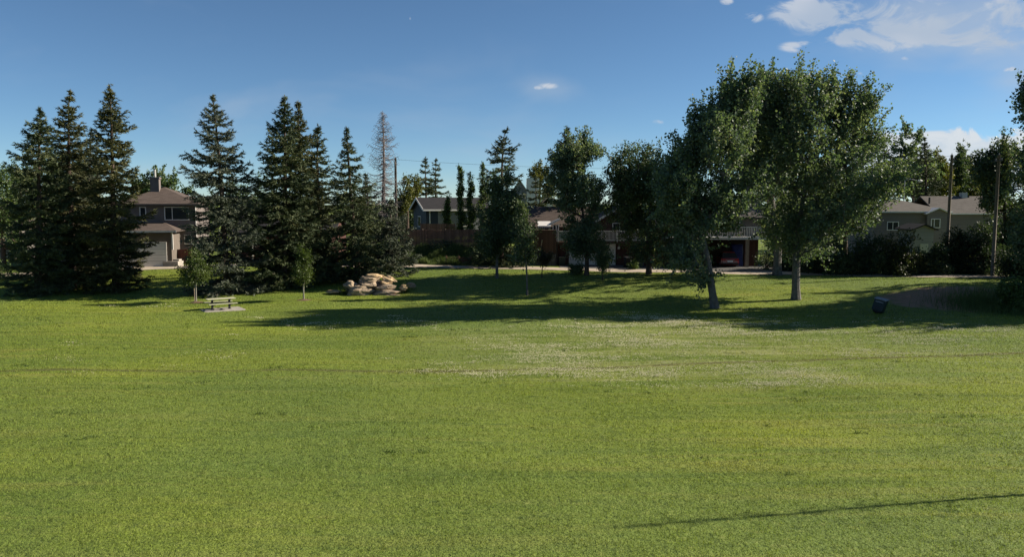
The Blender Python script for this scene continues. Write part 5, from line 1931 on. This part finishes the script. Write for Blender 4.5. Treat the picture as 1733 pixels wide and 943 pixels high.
leafy((332, 512), [(331, 440, 11, 18), (334, 462, 20, 22), (320, 472, 12, 14)], 'bright green staked sapling left of the picnic table', 'young_leaf', 'bark_pale', 20, nclus=34, crad=0.36, leaves=130, size=0.10, trunk_r=0.045, name='sapling_tree', cat='sapling')
leafy((514, 508), [(513, 442, 8, 14), (514, 464, 14, 20)], 'bright green sapling left of the rock pile', 'young_leaf', 'bark_pale', 21, nclus=28, crad=0.34, leaves=130, size=0.10, trunk_r=0.05, name='sapling_tree', cat='sapling')
sb = ground(329.5, 512.5)
tag(MB().cyl(sb, 0.03, 1.1, 8).build('tree_stake', M['post_wood']), 'wooden stake beside the sapling left of the picnic table', 'stake')

# shrubs
for i, a in enumerate([
    (4, 474, 26, 24, 'rounded shrub at the left edge beside the path', 'green_leaf'),
    (468, 484, 42, 20, 'low dark shrub at the foot of the very dark spruce', 'dark_leaf'),
    (560, 470, 22, 16, 'round clipped shrub between the slim spruce and the rock pile', 'dark_leaf'),
    (975, 464, 17, 14, 'small shrub at the foot of the two topped leafy tree', 'dark_leaf'),
    (1073, 456, 7, 8, 'small round bush between the two wheelie bins', 'green_leaf'),
    (1298, 456, 24, 24, 'leafy shrub right of the carport', 'dark_leaf'),
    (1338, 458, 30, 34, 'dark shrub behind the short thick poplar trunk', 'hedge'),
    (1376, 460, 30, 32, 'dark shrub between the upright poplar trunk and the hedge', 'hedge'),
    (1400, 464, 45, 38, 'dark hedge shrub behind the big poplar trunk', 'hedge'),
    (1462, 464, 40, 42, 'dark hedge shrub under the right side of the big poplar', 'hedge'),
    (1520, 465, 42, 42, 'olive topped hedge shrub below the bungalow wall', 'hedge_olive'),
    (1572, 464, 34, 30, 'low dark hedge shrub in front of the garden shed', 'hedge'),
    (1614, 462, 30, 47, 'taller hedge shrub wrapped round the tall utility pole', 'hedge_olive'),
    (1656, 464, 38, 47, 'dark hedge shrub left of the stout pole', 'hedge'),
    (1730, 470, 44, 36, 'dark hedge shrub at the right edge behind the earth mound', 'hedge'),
    (1722, 528, 44, 30, 'tall grassy bush at the right edge beside the bare earth', 'green_leaf'),
    (745, 424, 22, 12, 'dark bush against the foot of the tall board fence', 'dark_leaf'),
    (815, 446, 24, 16, 'dark bush right of the plank retaining wall', 'dark_leaf'),
]):
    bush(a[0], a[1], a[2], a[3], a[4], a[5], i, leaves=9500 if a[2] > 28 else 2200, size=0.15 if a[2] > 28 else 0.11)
for i, (zx, zy, h, lb) in enumerate([(352, 440, 0.85, 'leafy weed growing at the left end of the rock pile'), (1262, 380, 0.7, 'leafy weed growing among the rocks at the right end of the pile')]):
    px, py = zoomed(zx, zy)
    bush(px, py, 5, 7, lb, 'young_leaf', 30 + i, Y=PILE_Y - 0.5 * (1 - i), leaves=260, size=0.10, name='weed_plant', cat='weed')


def weeds():
    r = np.random.default_rng(21)
    n = 26000
    x = r.uniform(-13.0, -1.6, n)
    y = r.uniform(83.0, 88.2, n)
    k = y > lane_y(x) + 1.9
    x, y = x[k], y[k]
    n = len(x)
    h = r.uniform(0.35, 1.0, n) * (0.65 + 0.5 * np.sin(x * 1.9 + 1) * np.sin(y * 1.6))
    h = np.clip(h, 0.2, 1.2)
    p = np.stack([x, y, gz(x, y) - 0.02], -1)
    mb = MB().add(*tri_blades(p, h, r.uniform(0.03, 0.07, n), r.uniform(0.02, 0.3, n), r))
    tag(mb.build('tall_grass', M['weed']), 'tall rank grass and weeds on the bank below the board fence', 'weeds', kind='stuff')


weeds()


def fringe():
    """uncut grass along the lane and round trunks at the right edge"""
    r = np.random.default_rng(22)
    n = 9000
    c = ground(1712, 524)
    x = c[0] + r.normal(0, 1.7, n)
    y = c[1] + r.normal(0.8, 1.5, n)
    h = r.uniform(0.3, 0.9, n)
    p = np.stack([x, y, gz(x, y) - 0.02], -1)
    tag(MB().add(*tri_blades(p, h, r.uniform(0.02, 0.045, n), r.uniform(0.05, 0.3, n), r)).build('rough_grass', M['weed']), 'long uncut grass at the right edge beside the bare earth mound', 'grass', kind='stuff')


fringe()


def far_wood():
    """the wooded skyline beyond the houses"""
    r = np.random.default_rng(33)
    mb = MB()
    for i in range(60):
        px = -250 + i * 38 + r.uniform(-14, 14)
        Yw = r.uniform(150, 185)
        top = r.uniform(334, 342)
        if 738 < px < 780:
            top = 342
        c = at(px, top, Yw)
        h = c[2]
        w = r.uniform(2.2, 3.6)
        n = 420
        d = r.normal(size=(n, 3))
        d /= np.linalg.norm(d, axis=1)[:, None]
        p = np.array([c[0], c[1], h * 0.52]) + d * (r.random(n) ** 0.35)[:, None] * np.array([w, w, h * 0.5])
        p = np.repeat(p, 5, axis=0) + r.normal(0, 0.3, (n * 5, 3))
        v, f = leaf_quads(p, r.uniform(0.3, 0.55, len(p)), r)
        mb.add(v, f)
    tag(mb.build('distant_wood', M['dark_leaf']), 'dark wooded skyline beyond the house roofs', 'wood', kind='stuff')


far_wood()


def added_shadow_tree():
    """unseen thin tree, added beyond the right edge to cast a shadow streak on the near lawn"""
    r = np.random.default_rng(5)
    b = np.array([20.1, 21.3, float(gz(20.1, 21.3))])
    o = thing('added_shadow_tree', 'unseen thin tree added beyond the right edge to cast a streak of shadow on the near lawn', 'tree', tuple(b))
    h = np.linspace(0, 8.9, 26)
    p = np.stack([b[0] + 0.10 * np.sin(h * 1.1) + 0.05 * np.sin(h * 2.7), b[1] + 0.10 * np.sin(h * 0.9 + 1), b[2] + h], -1)  # unseen stem, added and bent so its shadow streak comes out ragged
    tr = MB().tube(p, np.linspace(0.07, 0.02, 26), 8)
    lv = []
    for i in range(3, 26):
        for _ in range(4):
            d = r.normal(0, 0.5, 3) + np.array([0, 0, 0.9])
            d /= np.linalg.norm(d)
            e = p[i] + d * r.uniform(0.15, 0.42)
            tr.tube(np.vstack([p[i], 0.5 * (p[i] + e), e]), [0.02, 0.014, 0.008], 4, cap=False)
            lv.append(e + r.normal(0, 0.06, (3, 3)))
    tr.build('trunk', M['bark_dead'], o)
    lv = np.concatenate(lv)
    v, f = leaf_quads(lv, 0.09 * r.uniform(0.7, 1.3, len(lv)), r)
    MB().add(v, f).build('crown', M['dark_leaf'], o)


added_shadow_tree()


def lawn_weeds():
    """dark broad-leaved weed tufts and uncut wisps in the mown grass"""
    r = np.random.default_rng(44)
    n = 60
    y = np.sqrt(r.uniform(15.5 ** 2, 52 ** 2, n))
    x = r.uniform(-1, 1, n) * (y * 0.70 + 4)
    k = r.integers(1, 4, n)
    x = np.repeat(x, k) + r.normal(0, 0.45, k.sum())
    y = np.repeat(y, k) + r.normal(0, 0.10, k.sum())
    m = 18
    px = np.repeat(x, m) + r.normal(0, 0.13, len(x) * m)
    py = np.repeat(y, m) + r.normal(0, 0.06, len(x) * m)
    h = r.uniform(0.05, 0.12, len(px))
    p = np.stack([px, py, gz(px, py) - 0.005], -1)
    mb = MB().add(*tri_blades(p, h, r.uniform(0.015, 0.035, len(px)), r.uniform(0.03, 0.10, len(px)), r))
    tag(mb.build('lawn_weeds', M['hedge_weed']), 'low dark green weed tufts dotted over the mown lawn', 'weeds', kind='stuff')


lawn_weeds()
